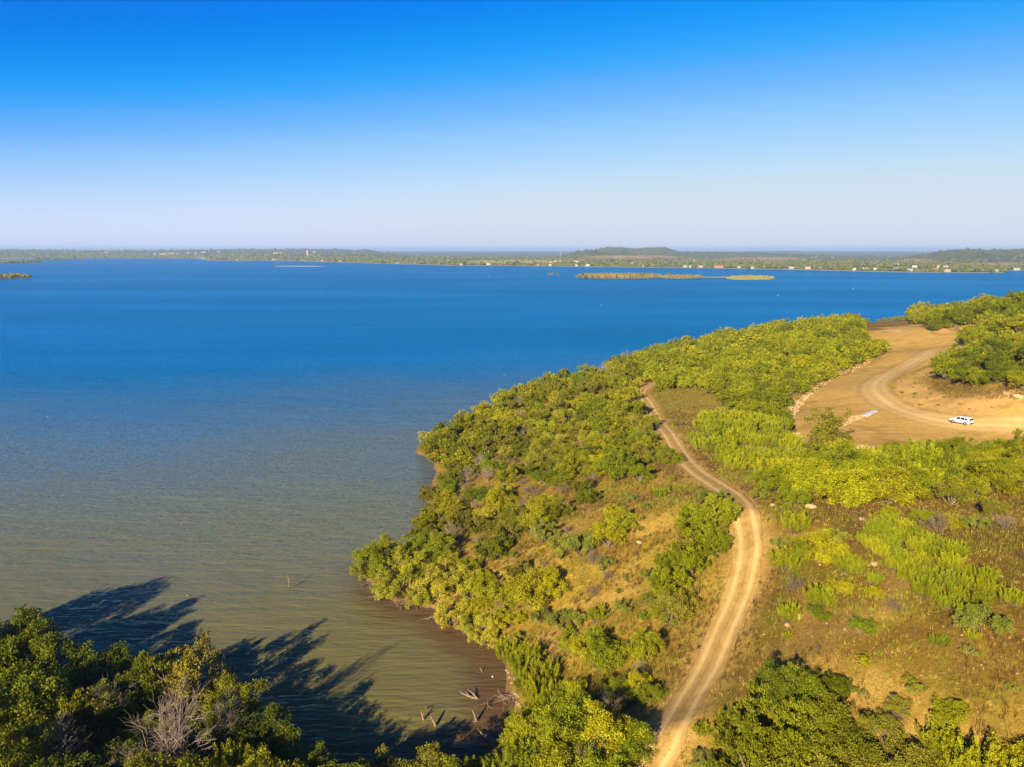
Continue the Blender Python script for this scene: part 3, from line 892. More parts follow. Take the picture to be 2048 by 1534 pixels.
DARK = (.085, .095, .010)
YEL = (.235, .225, .012)
hand = [  # px, py of the foot, kind, crown width in px, height scale
    (1432, 1058, 'juniper', 84, .85), (1402, 1098, 'juniper', 96, .85), (1378, 1145, 'juniper', 88, .85), (1345, 1190, 'juniper', 78, .9), (1352, 1148, 'juniper', 74, .9), (1428, 1112, 'juniper', 66, .8), (1395, 1060, 'juniper', 80, .85),
    (1425, 1020, 'sage', 70, .9), (1350, 1238, 'leafy', 80, .85), (1325, 1228, 'leafy', 54, .8), (1340, 1252, 'sage', 40, .8),
    (985, 1115, 'juniper', 66, .8), (1003, 1100, 'leafy', 50, .8), (1065, 1205, 'leafy', 100, .8), (1102, 1190, 'leafy', 70, .8), (1012, 1212, 'leafy', 76, .85), (965, 1196, 'leafy', 70, .9), (1040, 1160, 'juniper', 60, .7),
    (1215, 1090, 'leafy', 76, .75), (1165, 1112, 'sage', 66, 1.2), (1245, 1062, 'leafy', 62, .8), (1122, 1114, 'sage', 58, 1.2), (1190, 1130, 'bare', 46, 1), (1090, 1085, 'sage', 60, 1.2), (1210, 1140, 'sage', 40, 1),
    (1238, 955, 'leafy', 84, 1.0), (1278, 962, 'leafy', 52, .8), (1332, 928, 'leafy', 52, .75), (1312, 925, 'sage', 44, .9), (1265, 1000, 'sage', 26, .7), (1340, 985, 'sage', 34, .7), (1310, 990, 'broom', 26, .5), (1362, 980, 'broom', 24, .4),
    (1196, 1245, 'broom', 46, .75), (1250, 1226, 'sage', 44, .9), (1122, 1262, 'sage', 58, 1.0), (1155, 1248, 'sage', 44, 1), (1080, 1250, 'sage', 50, 1.1),
    (1300, 1160, 'sage', 40, .9), (1290, 1240, 'broom', 30, .5), (1255, 1160, 'sage', 26, .7), (1190, 1190, 'bare', 40, .9), (1215, 1160, 'bare', 34, .9),
    (1205, 1335, 'leafy', 88, .85), (1168, 1305, 'leafy', 60, .8), (1288, 1325, 'leafy', 74, .95), (1272, 1385, 'leafy', 60, .8), (1196, 1290, 'broom', 46, .8),
    (1240, 1405, 'leafy', 70, .75), (1302, 1404, 'leafy', 52, .8), (1160, 1405, 'leafy', 66, .8), (1232, 1425, 'bare', 66, 1.1), (1190, 1445, 'bare', 48, 1.2), (1280, 1362, 'bare', 52, 1.1),
    (1150, 1490, 'leafy', 124, .9), (1222, 1510, 'leafy', 124, .85), (1275, 1505, 'leafy', 80, .8), (1090, 1505, 'leafy', 110, .9), (1045, 1500, 'leafy', 84, .85), (1130, 1565, 'leafy', 130, .8), (1215, 1585, 'leafy', 120, .8), (1040, 1560, 'broom', 100, .8), (1175, 1540, 'bare', 80, 1.0),
    (1115, 1440, 'leafy', 90, .8), (1060, 1465, 'leafy', 70, .8), (1110, 1330, 'bare', 34, 1), (1135, 1300, 'willow', 50, .8),
    # willows along the cove
    (742, 1160, 'leafy', 78, 1.0), (790, 1188, 'willow', 84, .9), (838, 1208, 'willow', 62, .8), (868, 1190, 'willow', 76, 1), (822, 1148, 'willow', 76, 1), (772, 1126, 'leafy', 66, .9), (905, 1244, 'willow', 76, .9), (940, 1262, 'willow', 60, .8), (912, 1186, 'willow', 76, .9), (972, 1288, 'willow', 62, .8),
    (985, 1252, 'willow', 64, .9), (884, 1118, 'leafy', 62, .8), (932, 1146, 'leafy', 56, .8), (716, 1138, 'bare', 36, .8), (775, 1178, 'bare', 50, .6), (830, 1200, 'bare', 60, .6), (895, 1235, 'bare', 50, .7), (860, 1150, 'bare', 44, .8), (840, 1105, 'leafy', 60, .8), (950, 1228, 'leafy', 50, .8), (800, 1140, 'willow', 60, .9),
    (930, 1205, 'bare', 46, .8), (1020, 1250, 'leafy', 54, .7),
    (1020, 1325, 'broom', 56, .85), (1042, 1355, 'broom', 60, .9), (1064, 1332, 'broom', 56, .85), (1092, 1366, 'broom', 60, .85), (1054, 1394, 'broom', 60, .85), (1084, 1405, 'broom', 64, .8), (1114, 1404, 'broom', 50, .7), (1070, 1434, 'broom', 60, .7), (1034, 1300, 'willow', 50, .8), (1012, 1302, 'broom', 40, .7), (1130, 1400, 'broom', 46, .7),
    # right-hand slope
    (1582, 1012, 'leafy', 62, .75), (1548, 985, 'leafy', 80, .7), (1620, 975, 'leafy', 92, .7), (1692, 1012, 'leafy', 106, .75), (1742, 995, 'leafy', 90, .7), (1792, 1005, 'leafy', 104, .7), (1832, 992, 'leafy', 84, .7), (1872, 968, 'leafy', 70, .8), (1645, 940, 'leafy', 84, .9),
    (1592, 1066, 'broom', 60, .7), (1572, 1140, 'broom', 66, .7), (1652, 1120, 'leafy', 92, .7), (1698, 1145, 'broom', 62, .6), (1600, 1120, 'leafy', 56, .7), (1640, 1215, 'broom', 62, .7), (1640, 1236, 'leafy', 48, .6), (1582, 1240, 'broom', 50, .7), (1590, 1180, 'bare', 50, .9),
    (1746, 1196, 'leafy', 36, .7), (1748, 1168, 'broom', 34, .7), (1842, 1046, 'leafy', 46, .7), (1882, 1064, 'bare', 60, 1), (1902, 1058, 'leafy', 48, .7), (1972, 1272, 'sage', 96, 1.0), (1935, 1262, 'sage', 54, 1.0), (1776, 1036, 'leafy', 44, .6), (1670, 1085, 'sage', 54, .9),
    (1902, 1008, 'leafy', 62, .8), (1942, 1000, 'leafy', 70, .8), (1995, 1030, 'leafy', 52, .9), (1955, 1060, 'sage', 56, .9), (2010, 1060, 'bare', 50, 1), (1520, 1000, 'sage', 40, .8), (1560, 1095, 'sage', 40, .8),
    (1640, 903, 'poplar', 74, .74), (1692, 908, 'poplar', 36, .74), (1662, 925, 'leafy', 40, .7),
    (1360, 852, 'bare', 20, .9), (1352, 852, 'sage', 26, .8),
    # lower right
    (1560, 1492, 'juniper', 170, .78), (1640, 1470, 'leafy', 120, .8), (1490, 1500, 'juniper', 130, .75), (1555, 1395, 'leafy', 90, .85), (1655, 1385, 'leafy', 74, .75), (1600, 1560, 'juniper', 170, .75), (1690, 1520, 'leafy', 120, .8), (1760, 1470, 'leafy', 80, .7), (1510, 1580, 'juniper', 160, .7), (1585, 1430, 'juniper', 120, .8),
    (1796, 1428, 'leafy', 46, .8), (1800, 1440, 'bare', 44, 1), (1900, 1450, 'leafy', 70, .7), (1886, 1520, 'broom', 96, .7), (1800, 1560, 'leafy', 110, .8), (1960, 1590, 'broom', 130, .8), (2040, 1590, 'leafy', 130, .8), (1410, 1535, 'sage', 60, .8), (1402, 1470, 'broom', 40, .6), (1700, 1600, 'leafy', 140, .8), (1868, 1600, 'leafy', 120, .8),
    (1720, 1390, 'sage', 30, .7), (1880, 1290, 'broom', 40, .5), (1940, 1310, 'sage', 36, .8), (1945, 1280, 'broom', 30, .7),
    # the near bank, lower left
    (30, 1372, 'leafy', 150, 1.05), (120, 1392, 'leafy', 130, 1.0), (225, 1390, 'leafy', 110, 1.0), (330, 1420, 'juniper', 130, 1.0), (385, 1425, 'willow', 150, 1.2), (60, 1452, 'leafy', 160, 1.05), (160, 1486, 'juniper', 140, .9), (260, 1450, 'leafy', 130, .9),
    (470, 1455, 'leafy', 110, .95), (432, 1500, 'leafy', 110, .95), (540, 1528, 'leafy', 120, .95), (340, 1560, 'deadtree', 190, .95), (225, 1450, 'deadtree', 110, .9), (100, 1560, 'deadtree', 140, .8), (440, 1500, 'deadtree', 120, .9), (576, 1505, 'deadtree', 56, 1.1), (250, 1590, 'deadtree', 150, .7),
    (20, 1560, 'leafy', 170, .9), (180, 1600, 'leafy', 150, .9), (450, 1590, 'broom', 110, .9), (620, 1588, 'leafy', 110, .9), (760, 1590, 'juniper', 90, 1.1), (715, 1600, 'leafy', 90, .9), (860, 1598, 'leafy', 130, .8), (945, 1580, 'broom', 90, .8), (1000, 1580, 'broom', 80, .8), (330, 1640, 'leafy', 170, .9), (540, 1640, 'leafy', 160, .9), (90, 1660, 'leafy', 180, .9),
    (-60, 1400, 'leafy', 150, 1.1), (-60, 1500, 'leafy', 170, 1.0), (850, 1650, 'bare', 80, 1.1), (690, 1650, 'leafy', 150, .9), (400, 1470, 'juniper', 90, .9), (300, 1500, 'leafy', 90, .8), (10, 1420, 'juniper', 120, 1.1), (-160, 1440, 'leafy', 170, 1.1), (-30, 1620, 'leafy', 180, 1), (95, 1400, 'bare', 60, 1.5),
    (-120, 1362, 'leafy', 150, 1.3), (-230, 1372, 'leafy', 160, 1.3), (-330, 1392, 'leafy', 160, 1.3), (70, 1376, 'leafy', 110, 1.2), (280, 1425, 'leafy', 110, 1.15), (500, 1590, 'leafy', 110, .9), (390, 1600, 'leafy', 120, .8), (800, 1640, 'leafy', 130, .85), (1000, 1640, 'leafy', 130, .8), (920, 1630, 'leafy', 130, .85),
]
for px, py, k, wpx, hs_ in hand:
    x, y, z = ground_at(px, py)
    _, _, dep = project(x, y, z)
    t = None
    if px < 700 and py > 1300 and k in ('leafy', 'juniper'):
        t = [(.10, .11, .010), (.08, .09, .010), (.13, .125, .012)][int(px + py) % 3]  # shade among the near-bank bushes put into darker leaf tints
    if (px, py) in ((1160, 1405), (1692, 1012), (1742, 995)):
        t = YEL
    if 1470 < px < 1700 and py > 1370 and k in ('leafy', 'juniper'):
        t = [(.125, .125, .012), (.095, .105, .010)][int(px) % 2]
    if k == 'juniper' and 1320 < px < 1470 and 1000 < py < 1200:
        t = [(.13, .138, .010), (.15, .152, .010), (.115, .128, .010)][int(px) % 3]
    if k == 'willow' and px < 450:
        t = (.16, .13, .030)
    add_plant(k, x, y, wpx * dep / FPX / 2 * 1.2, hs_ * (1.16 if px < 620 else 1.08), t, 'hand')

zones = [  # polygon in the picture, spacing (m), mix of kinds, tint override
    ('slope above the lake', [(812, 912), (830, 880), (962, 826), (1090, 765), (1260, 716), (1275, 785), (1292, 835), (1300, 880), (1285, 935), (1200, 945), (1190, 1010), (1130, 1040), (1060, 1075), (1000, 1085), (930, 1100), (850, 1085), (838, 1060), (872, 1010), (845, 990), (880, 950), (866, 915)],
     3.5, [('juniper', .47), ('leafy', .24), ('bare', .16), ('willow', .07), ('deadtree', .06)], None),
    ('scrub between the track and the clearing', [(1270, 714), (1540, 655), (1660, 645), (1712, 654), (1712, 668), (1760, 690), (1770, 702), (1680, 742), (1624, 772), (1574, 812), (1580, 850), (1550, 850), (1480, 835), (1430, 790), (1390, 775), (1310, 782), (1290, 765)],
     3.7, [('leafy', .62), ('juniper', .30), ('bare', .08)], [(.235, .22, .012), (.20, .20, .012), (.17, .175, .012), (.13, .145, .012)]),
    ('weedy slope below the clearing', [(1375, 885), (1410, 845), (1480, 840), (1560, 855), (1590, 890), (1600, 925), (1540, 960), (1470, 950), (1415, 915)],
     2.6, [('broom', .66), ('sage', .22), ('leafy', .12)], [(.195, .20, .015), (.225, .22, .016), (.17, .18, .03)]),
    ('knoll right of the clearing', [(1832, 640), (1845, 628), (1900, 612), (2075, 568), (2075, 790), (1990, 770), (1960, 775), (1900, 765), (1860, 745), (1890, 720), (1935, 690), (1945, 668), (1870, 668), (1852, 655)],
     4.0, [('leafy', .50), ('juniper', .40), ('bare', .07), ('poplar', .03)], [(.16, .165, .012), (.125, .14, .012), (.20, .19, .012), (.10, .115, .012)]),
    ('edge of the clearing near the car', [(1775, 912), (1840, 902), (1900, 905), (2075, 905), (2075, 990), (1960, 985), (1900, 960), (1830, 945), (1790, 940)],
     3.3, [('leafy', .66), ('juniper', .26), ('bare', .08)], [(.17, .17, .012), (.135, .145, .012), (.22, .20, .012)]),
    ('broom thicket on the right slope', [(1718, 1075), (1780, 1045), (1860, 1078), (1930, 1118), (1980, 1168), (1990, 1232), (1930, 1232), (1860, 1205), (1795, 1165), (1735, 1120)],
     1.4, [('broom', .96), ('sage', .04)], [(.185, .195, .014), (.215, .205, .014), (.16, .175, .016)]),
    ('rim beyond the clearing', [(1700, 655), (1716, 647), (1840, 640), (1838, 632), (1700, 640)], 7.0, [('leafy', .9), ('juniper', .1)], [(.15, .16, .012)]),
    ('slope under the near bushes', [(1480, 955), (1640, 925), (1780, 935), (1860, 960), (1850, 1000), (1700, 985), (1560, 1000)], 4.4, [('leafy', .7), ('sage', .15), ('broom', .15)], [(.21, .21, .012), (.24, .225, .013), (.17, .18, .013)]),
    ('grassy slope beside the track', [(1000, 1100), (1180, 1040), (1290, 960), (1350, 960), (1420, 1000), (1330, 1060), (1310, 1200), (1340, 1300), (1260, 1330), (1130, 1290), (1050, 1230)], 3.9, [('sage', .30), ('broom', .22), ('bare', .18), ('leafy', .30)], None),
    ('dry slope at lower right', [(1500, 1260), (1560, 1020), (1720, 1100), (1850, 1230), (2048, 1200), (2048, 1500), (1700, 1400)], 3.4, [('sage', .34), ('broom', .24), ('bare', .22), ('leafy', .20)], None),
    ('tufts on the cut bank', [(1800, 760), (1850, 772), (1900, 792), (2048, 798), (2060, 842), (1910, 832), (1800, 800)], 3.0, [('sage', .7), ('bare', .3)], None),
    ('bank of the cove', [(725, 1150), (770, 1105), (900, 1100), (960, 1180), (1010, 1280), (960, 1280), (880, 1215), (800, 1205)], 3.2, [('willow', .65), ('leafy', .25), ('bare', .1)], None),
]
px_occ = [(p['x'], p['y'], p['r']) for p in plants]
for zname, poly, sp_, mixk, tints in zones:
    # bounding box in the world from the polygon's feet
    W_ = np.array([ground_at(a, b)[:2] for a, b in poly])
    x0, y0 = W_.min(0) - 5
    x1, y1 = W_.max(0) + 12
    n_try = int(min(60000, (x1 - x0) * (y1 - y0) / sp_ ** 2 * 9))
    cx, cy = rng.uniform(x0, x1, n_try), rng.uniform(y0, y1, n_try)
    cz = height(cx, cy)
    qx, qy, dep = project(cx, cy, cz)
    ok = in_poly(qx, qy, poly) & (cz > 0.2) & (dist_line(cx, cy, track_pts[::3]) > 3.2) & (dist_line(cx, cy, spur_pts) > 2.8)
    ok &= ~(in_poly(cx, cy, pad_poly)) & (dist_line(cx, cy, pad_poly, True) > 1.6)
    cx, cy, dep = cx[ok], cy[ok], dep[ok]
    cell = {}
    names_, wts = [a for a, _ in mixk], [b for _, b in mixk]
    occ = [q for q in px_occ]
    ox = np.array([q[0] for q in occ]); oy = np.array([q[1] for q in occ]); orr = np.array([q[2] for q in occ])
    got = []
    for a, b, d_ in zip(cx, cy, dep):
        s = sp_ * (1 + max(0, d_ - 150) / 300)
        if (np.hypot(ox - a, oy - b) < np.maximum(orr * 0.8, s * 0.55)).any():
            continue
        ci, cj = int(a // 4), int(b // 4)
        clash = False
        for di in range(-2, 3):
            for dj in range(-2, 3):
                for (u, v_) in cell.get((ci + di, cj + dj), ()):
                    if (u - a) ** 2 + (v_ - b) ** 2 < s * s:
                        clash = True
        if clash:
            continue
        cell.setdefault((ci, cj), []).append((a, b))
        k = names_[rng.choice(len(names_), p=np.array(wts) / sum(wts))]
        rad = s * {'leafy': .78, 'juniper': .74, 'broom': .86, 'willow': .66, 'poplar': .5, 'sage': .36, 'bare': .5, 'deadtree': .62}[k] * rng.uniform(0.78, 1.25)
        if zname.startswith('rim'):
            rad = rng.uniform(1.4, 2.6)
        if zname.startswith('tufts'):
            rad = rng.uniform(.3, .75)
        if zname.startswith(('grassy', 'dry')):
            rad = rng.uniform(0.4, 1.35)
        tt = None
        if tints and k in ('leafy', 'juniper', 'broom', 'poplar'):
            tt = np.array(tints[rng.integers(len(tints))]) * (0.72 if k == 'juniper' else 1.0)
        add_plant(k, a, b, rad, rng.uniform(.68, 1.0) if k != 'broom' else rng.uniform(.6, .85), tt, zname)
        got.append((a, b, rad))
    px_occ += got
# ---- the 300 of each kind that show largest are things, the rest one mass of scrub
from collections import Counter, defaultdict
by_kind = defaultdict(list)
for p in plants:
    inside = -60 < p['px'] < 2110 and p['py'] < 1700
    p['show'] = p['r'] / p['dep'] * (1.0 if inside else 0.5)
    by_kind[p['kind']].append(p)
rest = []
for k, L in by_kind.items():
    L.sort(key=lambda p: -p['show'])
    rest += L[290:]
    for p in L[290:]: p['stuff'] = True


def mesh_np(me):
    v = np.empty(len(me.vertices) * 3, np.float32)
    me.vertices.foreach_get('co', v)
    f = np.empty(len(me.loops), np.int32)
    me.loops.foreach_get('vertex_index', f)
    t = np.empty(len(me.vertices), np.float32)
    me.attributes['tint'].data.foreach_get('value', t)
    return v.reshape(-1, 3), f.reshape(-1, 4), t


if rest:
    cache, VV, FF, TT, CC, base = {}, [], [], [], [], 0
    for p in rest:
        k = p['kind'] if p['kind'] in ('leafy', 'juniper') else 'leafy'
        i = int(rng.integers(KINDS[k]))
        if (k, i) not in cache: cache[k, i] = mesh_np(PROTO[k, 2][i][1])
        v, f, t = cache[k, i]
        a = rng.uniform(0, 6.28)
        c_, s_ = math.cos(a), math.sin(a)
        w = np.stack([v[:, 0] * c_ - v[:, 1] * s_, v[:, 0] * s_ + v[:, 1] * c_, v[:, 2] * p['h']], 1) * p['r'] + [p['x'], p['y'], p['z']]
        VV.append(w); FF.append(f + base); TT.append(t); CC.append(np.repeat(p['t'][None], len(v), 0))
        base += len(v)
    me = mesh('hillside_scrub', np.concatenate(VV), np.concatenate(FF), M['scrub'], False, {'tint': np.concatenate(TT), 'col': np.concatenate(CC)})
    tag(link('hillside_scrub', me), 'dense mass of green scrub covering the farther hillside above the lake', 'scrub', None, 'stuff')

AREAS = [('on the near bank at lower left', lambda x, y: x < 700 and y > 1260),
         ('on the near bank at the bottom edge', lambda x, y: x < 1040 and y > 1500),
         ('on the point jutting into the lake', lambda x, y: x < 960 and 840 < y < 1000),
         ('on the cove bank', lambda x, y: x < 1030 and 1060 < y < 1320),
         ('at the head of the cove', lambda x, y: x < 1150 and 1280 <= y < 1470),
         ('between cove and track at the bottom', lambda x, y: x < 1340 and y >= 1350),
         ('on the grassy slope by the track', lambda x, y: x < 1470 and y >= 960),
         ('along the bend of the track', lambda x, y: x < 1540 and 960 <= y < 1120),
         ('at the lower right corner', lambda x, y: y >= 1360),
         ('on the dry slope right of the track', lambda x, y: y >= 1020),
         ('below the dirt clearing', lambda x, y: 1340 < x < 1760 and 845 < y < 1020),
         ('on the right beneath the white car', lambda x, y: x >= 1760 and 845 < y < 1020),
         ('on the knoll behind the clearing', lambda x, y: x >= 1780 and y <= 845),
         ('between the track and the dirt clearing', lambda x, y: x > 1300 and y > 745),
         ('on the far slope toward the lake', lambda x, y: y <= 745),
         ('on the slope above the lake', lambda x, y: True)]


def ordinal(n):
    return f"{n}{'th' if 10 <= n % 100 <= 20 else {1: 'st', 2: 'nd', 3: 'rd'}.get(n % 10, 'th')}"


def tone(p):
    r_, g_ = p['t'][0], p['t'][1]
    if p['kind'] in ('bare',): return 'leafless grey'
    if p['kind'] == 'deadtree': return 'bleached leafless'
    if p['kind'] == 'sage': return 'grey-green'
    if p['kind'] == 'willow': return 'pale olive'
    if g_ > .32: return 'bright yellow-green'
    if g_ > .235: return 'yellow-green'
    if g_ > .18: return 'olive-green'
    return 'dark green'


KWORD = {'leafy': 'rounded shrub', 'juniper': 'juniper', 'broom': 'feathery shrub', 'willow': 'willow bush', 'poplar': 'tall open tree', 'sage': 'low bush', 'bare': 'twiggy shrub', 'deadtree': 'dead tree'}
things = [p for p in plants if not p.get('stuff')]
for k in by_kind:
    L = sorted([p for p in things if p['kind'] == k], key=lambda p: p['r'])
    for i, p in enumerate(L):
        p['size'] = 'small ' if i < len(L) * .33 else ('large ' if i > len(L) * .66 else '')
lab = defaultdict(list)
for p in things:
    ar = next(a for a, fn in AREAS if fn(p['px'], p['py']))
    lab[f"{p['size']}{tone(p)} {KWORD[p['kind']]} {ar}"].append(p)
for txt, L in lab.items():
    L.sort(key=lambda p: p['px'])
    for i, p in enumerate(L):
        p['label'] = txt if len(L) == 1 else (f"{txt}, {ordinal(i + 1)} from left" if i < (len(L) + 1) // 2 else f"{txt}, {ordinal(len(L) - i)} from right")
print('PLANTS', len(plants), Counter(p['kind'] for p in plants), 'stuff', len(rest))
for p in things:
    lod = 0 if p['dep'] < 170 else 1
    pr = PROTO[p['kind'], lod]
    tr, cr = pr[rng.integers(len(pr))]
    root = link(NAMES[p['kind']], None)
    root.location = (p['x'], p['y'], p['z'])
    root.rotation_euler = (0, 0, rng.uniform(0, 6.28))
    root.scale = (p['r'], p['r'], p['r'] * p['h'])
    tag(root, p['label'], CATS[p['kind']], KWORD[p['kind']] + 's on the lakeside hill')
    c = link('branches' if p['kind'] in ('bare', 'deadtree') else 'crown', cr, root)
    c.color = (*p['t'], 1)
    if p['dep'] < 230:
        link('trunk', tr, root)

# ------------------------------------------------------------------ grasses and weeds between the shrubs
def tufts(name, n, keepfn, hgt, blades, wid, cols, lean, label, cat, dmax=190):
    x = rng.uniform(-45, 110, n * 8)
    y = rng.uniform(30, dmax, n * 8)
    z = height(x, y)
    qx, qy, dep = project(x, y, z)
    ok = (qx > -80) & (qx < 2130) & (qy < 1640) & (z > 0.25) & (dep < dmax)
    ok &= rng.uniform(0, 1, len(x)) < np.clip(90 / dep, 0.25, 1.2)
    x, y, z, qx, qy, dep = x[ok], y[ok], z[ok], qx[ok], qy[ok], dep[ok]
    ok = keepfn(x, y, qx, qy) & (dist_line(x, y, track_pts[::3]) > 1.75)
    ok &= ~in_poly(x, y, pad_poly) & ~in_poly(qx, qy, bank_px)
    x, y, z, dep = x[ok][:n], y[ok][:n], z[ok][:n], dep[ok][:n]
    m = len(x)
    k = np.repeat(np.arange(m), blades)
    a = rng.uniform(0, 6.28, len(k))
    ln = lean * rng.uniform(0.2, 1.0, len(k))
    hh = hgt * rng.uniform(0.55, 1.25, len(k)) * np.repeat(rng.uniform(0.6, 1.3, m), blades)
    b = np.stack([x[k] + rng.normal(0, .10, len(k)), y[k] + rng.normal(0, .10, len(k)), z[k] - 0.03], 1)
    d = unit(np.stack([np.cos(a) * ln, np.sin(a) * ln, np.ones(len(k))], 1))
    sd_ = np.stack([-np.sin(a), np.cos(a), a * 0], 1)
    w = (wid * (0.75 + dep[k] / 160))[:, None]
    v = np.stack([b - sd_ * w / 2, b + sd_ * w / 2, b + d * hh[:, None]], 1).reshape(-1, 3)
    cc = np.array(cols)[rng.integers(len(cols), size=m)] * rng.uniform(0.8, 1.2, (m, 1))
    me = mesh(name, v, np.arange(len(v)).reshape(-1, 3), M['grass'], False, {'tint': np.repeat(rng.uniform(0.2, .8, len(k)), 3), 'col': np.repeat(cc[k], 3, 0)})
    return tag(link(name, me), label, cat, None, 'stuff')


def weedy_keep(x, y, qx, qy):
    return (in_poly(qx, qy, weedy_px) | (fbm(x * .12, y * .12, 3, 41) > .60))


tufts('dry_grass', 66000, lambda x, y, qx, qy: fbm(x * .16, y * .16, 4, 51) + .25 * rng.uniform(-1, 1, len(x)) > .34, 0.32, 7, 0.034,
      [(.42, .29, .055), (.34, .235, .04), (.48, .36, .085), (.25, .165, .03), (.26, .22, .03), (.20, .13, .025)], 1.3, 'golden dry grass covering the open slopes beside the track', 'dry grass', 225)
tufts('green_weeds', 14000, weedy_keep, 0.42, 8, 0.05, [(.25, .25, .02), (.31, .285, .025), (.18, .19, .018)], 0.6, 'bright green weeds on the slope below the dirt clearing', 'weeds')
tufts('brown_weeds', 14000, lambda x, y, qx, qy: fbm(x * .2, y * .2, 3, 61) > .52, 0.5, 8, 0.035, [(.16, .09, .035), (.22, .12, .05), (.12, .075, .03)], 0.6, 'dark brown dead weeds scattered over the dry slope', 'dead weeds')

# ------------------------------------------------------------------ rocks and rubble
import bmesh


def rock_mesh(name, seed, mat, sub=2):
    bm = bmesh.new()
    bmesh.ops.create_icosphere(bm, subdivisions=sub, radius=1.0)
    r = np.random.default_rng(seed)
    cuts = [unit(r.normal(size=3)) for _ in range(9)]
    lim = r.uniform(0.55, 0.9, 9)
    for v in bm.verts:
        c = np.array(v.co)
        for n_, l_ in zip(cuts, lim):
            d = c @ n_
            if d > l_: c = c - n_ * (d - l_)
        c *= 1 + 0.06 * r.normal()
        v.co = c
    me = bpy.data.meshes.new(name)
    bm.to_mesh(me)
    bm.free()
    me.materials.append(mat)
    return me


ROCKS = [rock_mesh('rock', i, M['rock' if i % 2 else 'pale_rock']) for i in range(6)]
boulders = [(1596, 1236, 24, 'tan boulder on the dry slope right of the track'),
            (1545, 1012, 14, 'small pale rock beside the track bend'),
            (1622, 1016, 20, 'flat tan rock among yellow shrubs above the bend'),
            (2012, 790, 17, 'tan boulder on the cut bank, left of two'),
            (2036, 796, 20, 'tan boulder on the cut bank, right of two'),
            (1960, 765, 11, 'small rock on the slope above the cut bank'),
            (1724, 1042, 16, 'rock at the upper end of the feathery thicket'),
            (1750, 1130, 17, 'rock inside the feathery thicket on the right'),
            (1575, 1252, 14, 'low rock just below the tan boulder'),
            (1588, 868, 9, 'stone at the left rim of the dirt clearing'),
            (1722, 897, 13, 'pale stone on the front rim of the clearing, left one'),
            (1748, 900, 11, 'pale stone on the front rim of the clearing, right one'),
            (1455, 1088, 13, 'rock on the inner side of the track bend'),
            (1690, 1262, 10, 'small rock in bare soil on the dry slope'),
            (1278, 1086, 12, 'flat rock beside the long juniper clump')]
for i, (px, py, w, lb) in enumerate(boulders):
    x, y, z = ground_at(px, py)
    _, _, dep = project(x, y, z)
    r = w * dep / FPX / 2
    o = link('boulder', ROCKS[i % 6])
    o.location = (x, y, z + r * .2)
    o.scale = (r * 1.15, r * .9, r * .65)
    o.rotation_euler = (0, 0, i * 1.3)
    tag(o, lb, 'rock', 'loose rocks on the slopes')


def rubble(name, areas, label, mat):
    bm = bmesh.new()
    bmesh.ops.create_icosphere(bm, subdivisions=1, radius=1.0)
    bv = np.array([tuple(v.co) for v in bm.verts])
    bf = np.array([[v.index for v in f.verts] for f in bm.faces])
    bm.free()
    VV, FF, b = [], [], 0
    for poly, n, lo, hi in areas:
        P = np.array(poly)
        k = 0
        while k < n:
            px, py = rng.uniform(P[:, 0].min(), P[:, 0].max()), rng.uniform(P[:, 1].min(), P[:, 1].max())
            if not in_poly(np.array([px]), np.array([py]), poly)[0]: continue
            x, y, z = ground_at(px, py)
            r = rng.uniform(lo, hi) ** 1.0
            v = bv * (1 + rng.normal(0, .16, (len(bv), 1))) * r * np.array([rng.uniform(.8, 1.3), rng.uniform(.8, 1.3), rng.uniform(.45, .8)])
            VV.append(v + [x, y, z + r * .2]); FF.append(bf + b); b += len(bv); k += 1
    o = link(name, mesh(name, np.concatenate(VV), np.concatenate(FF), mat))
    return tag(o, label, 'rubble', None, 'stuff')


rubble('stone_rubble', [([(1574, 815), (1600, 795), (1625, 776), (1640, 774), (1612, 800), (1592, 830), (1580, 845)], 240, .10, .32),
                        ([(1583, 868), (1605, 868), (1615, 905), (1590, 895)], 90, .12, .38),
                        ([(1665, 852), (1690, 838), (1728, 828), (1732, 834), (1700, 848), (1672, 860)], 240, .08, .24),
                        ([(1690, 892), (1770, 893), (1770, 903), (1690, 903)], 110, .10, .32),
                        ([(1625, 776), (1690, 742), (1740, 722), (1745, 728), (1690, 750), (1640, 778)], 70, .1, .3)],
       'tan broken stone along the rims of the dirt clearing', M['pale_rock'])
rubble('slope_stones', [([(1540, 1000), (1850, 1000), (2048, 1150), (2048, 1500), (1500, 1400)], 150, .04, .13),
                        ([(1330, 1180), (1380, 1210), (1440, 1100), (1460, 1010), (1400, 1060)], 60, .04, .13),
                        ([(1010, 1330), (1030, 1330), (1050, 1440), (1030, 1440)], 40, .1, .25),
                        ([(1290, 1534), (1360, 1350), (1440, 1180), (1500, 1060), (1530, 1080), (1480, 1200), (1400, 1380), (1350, 1534)], 110, .025, .08)],
       'small loose stones scattered over the dry slopes', M['rock'])

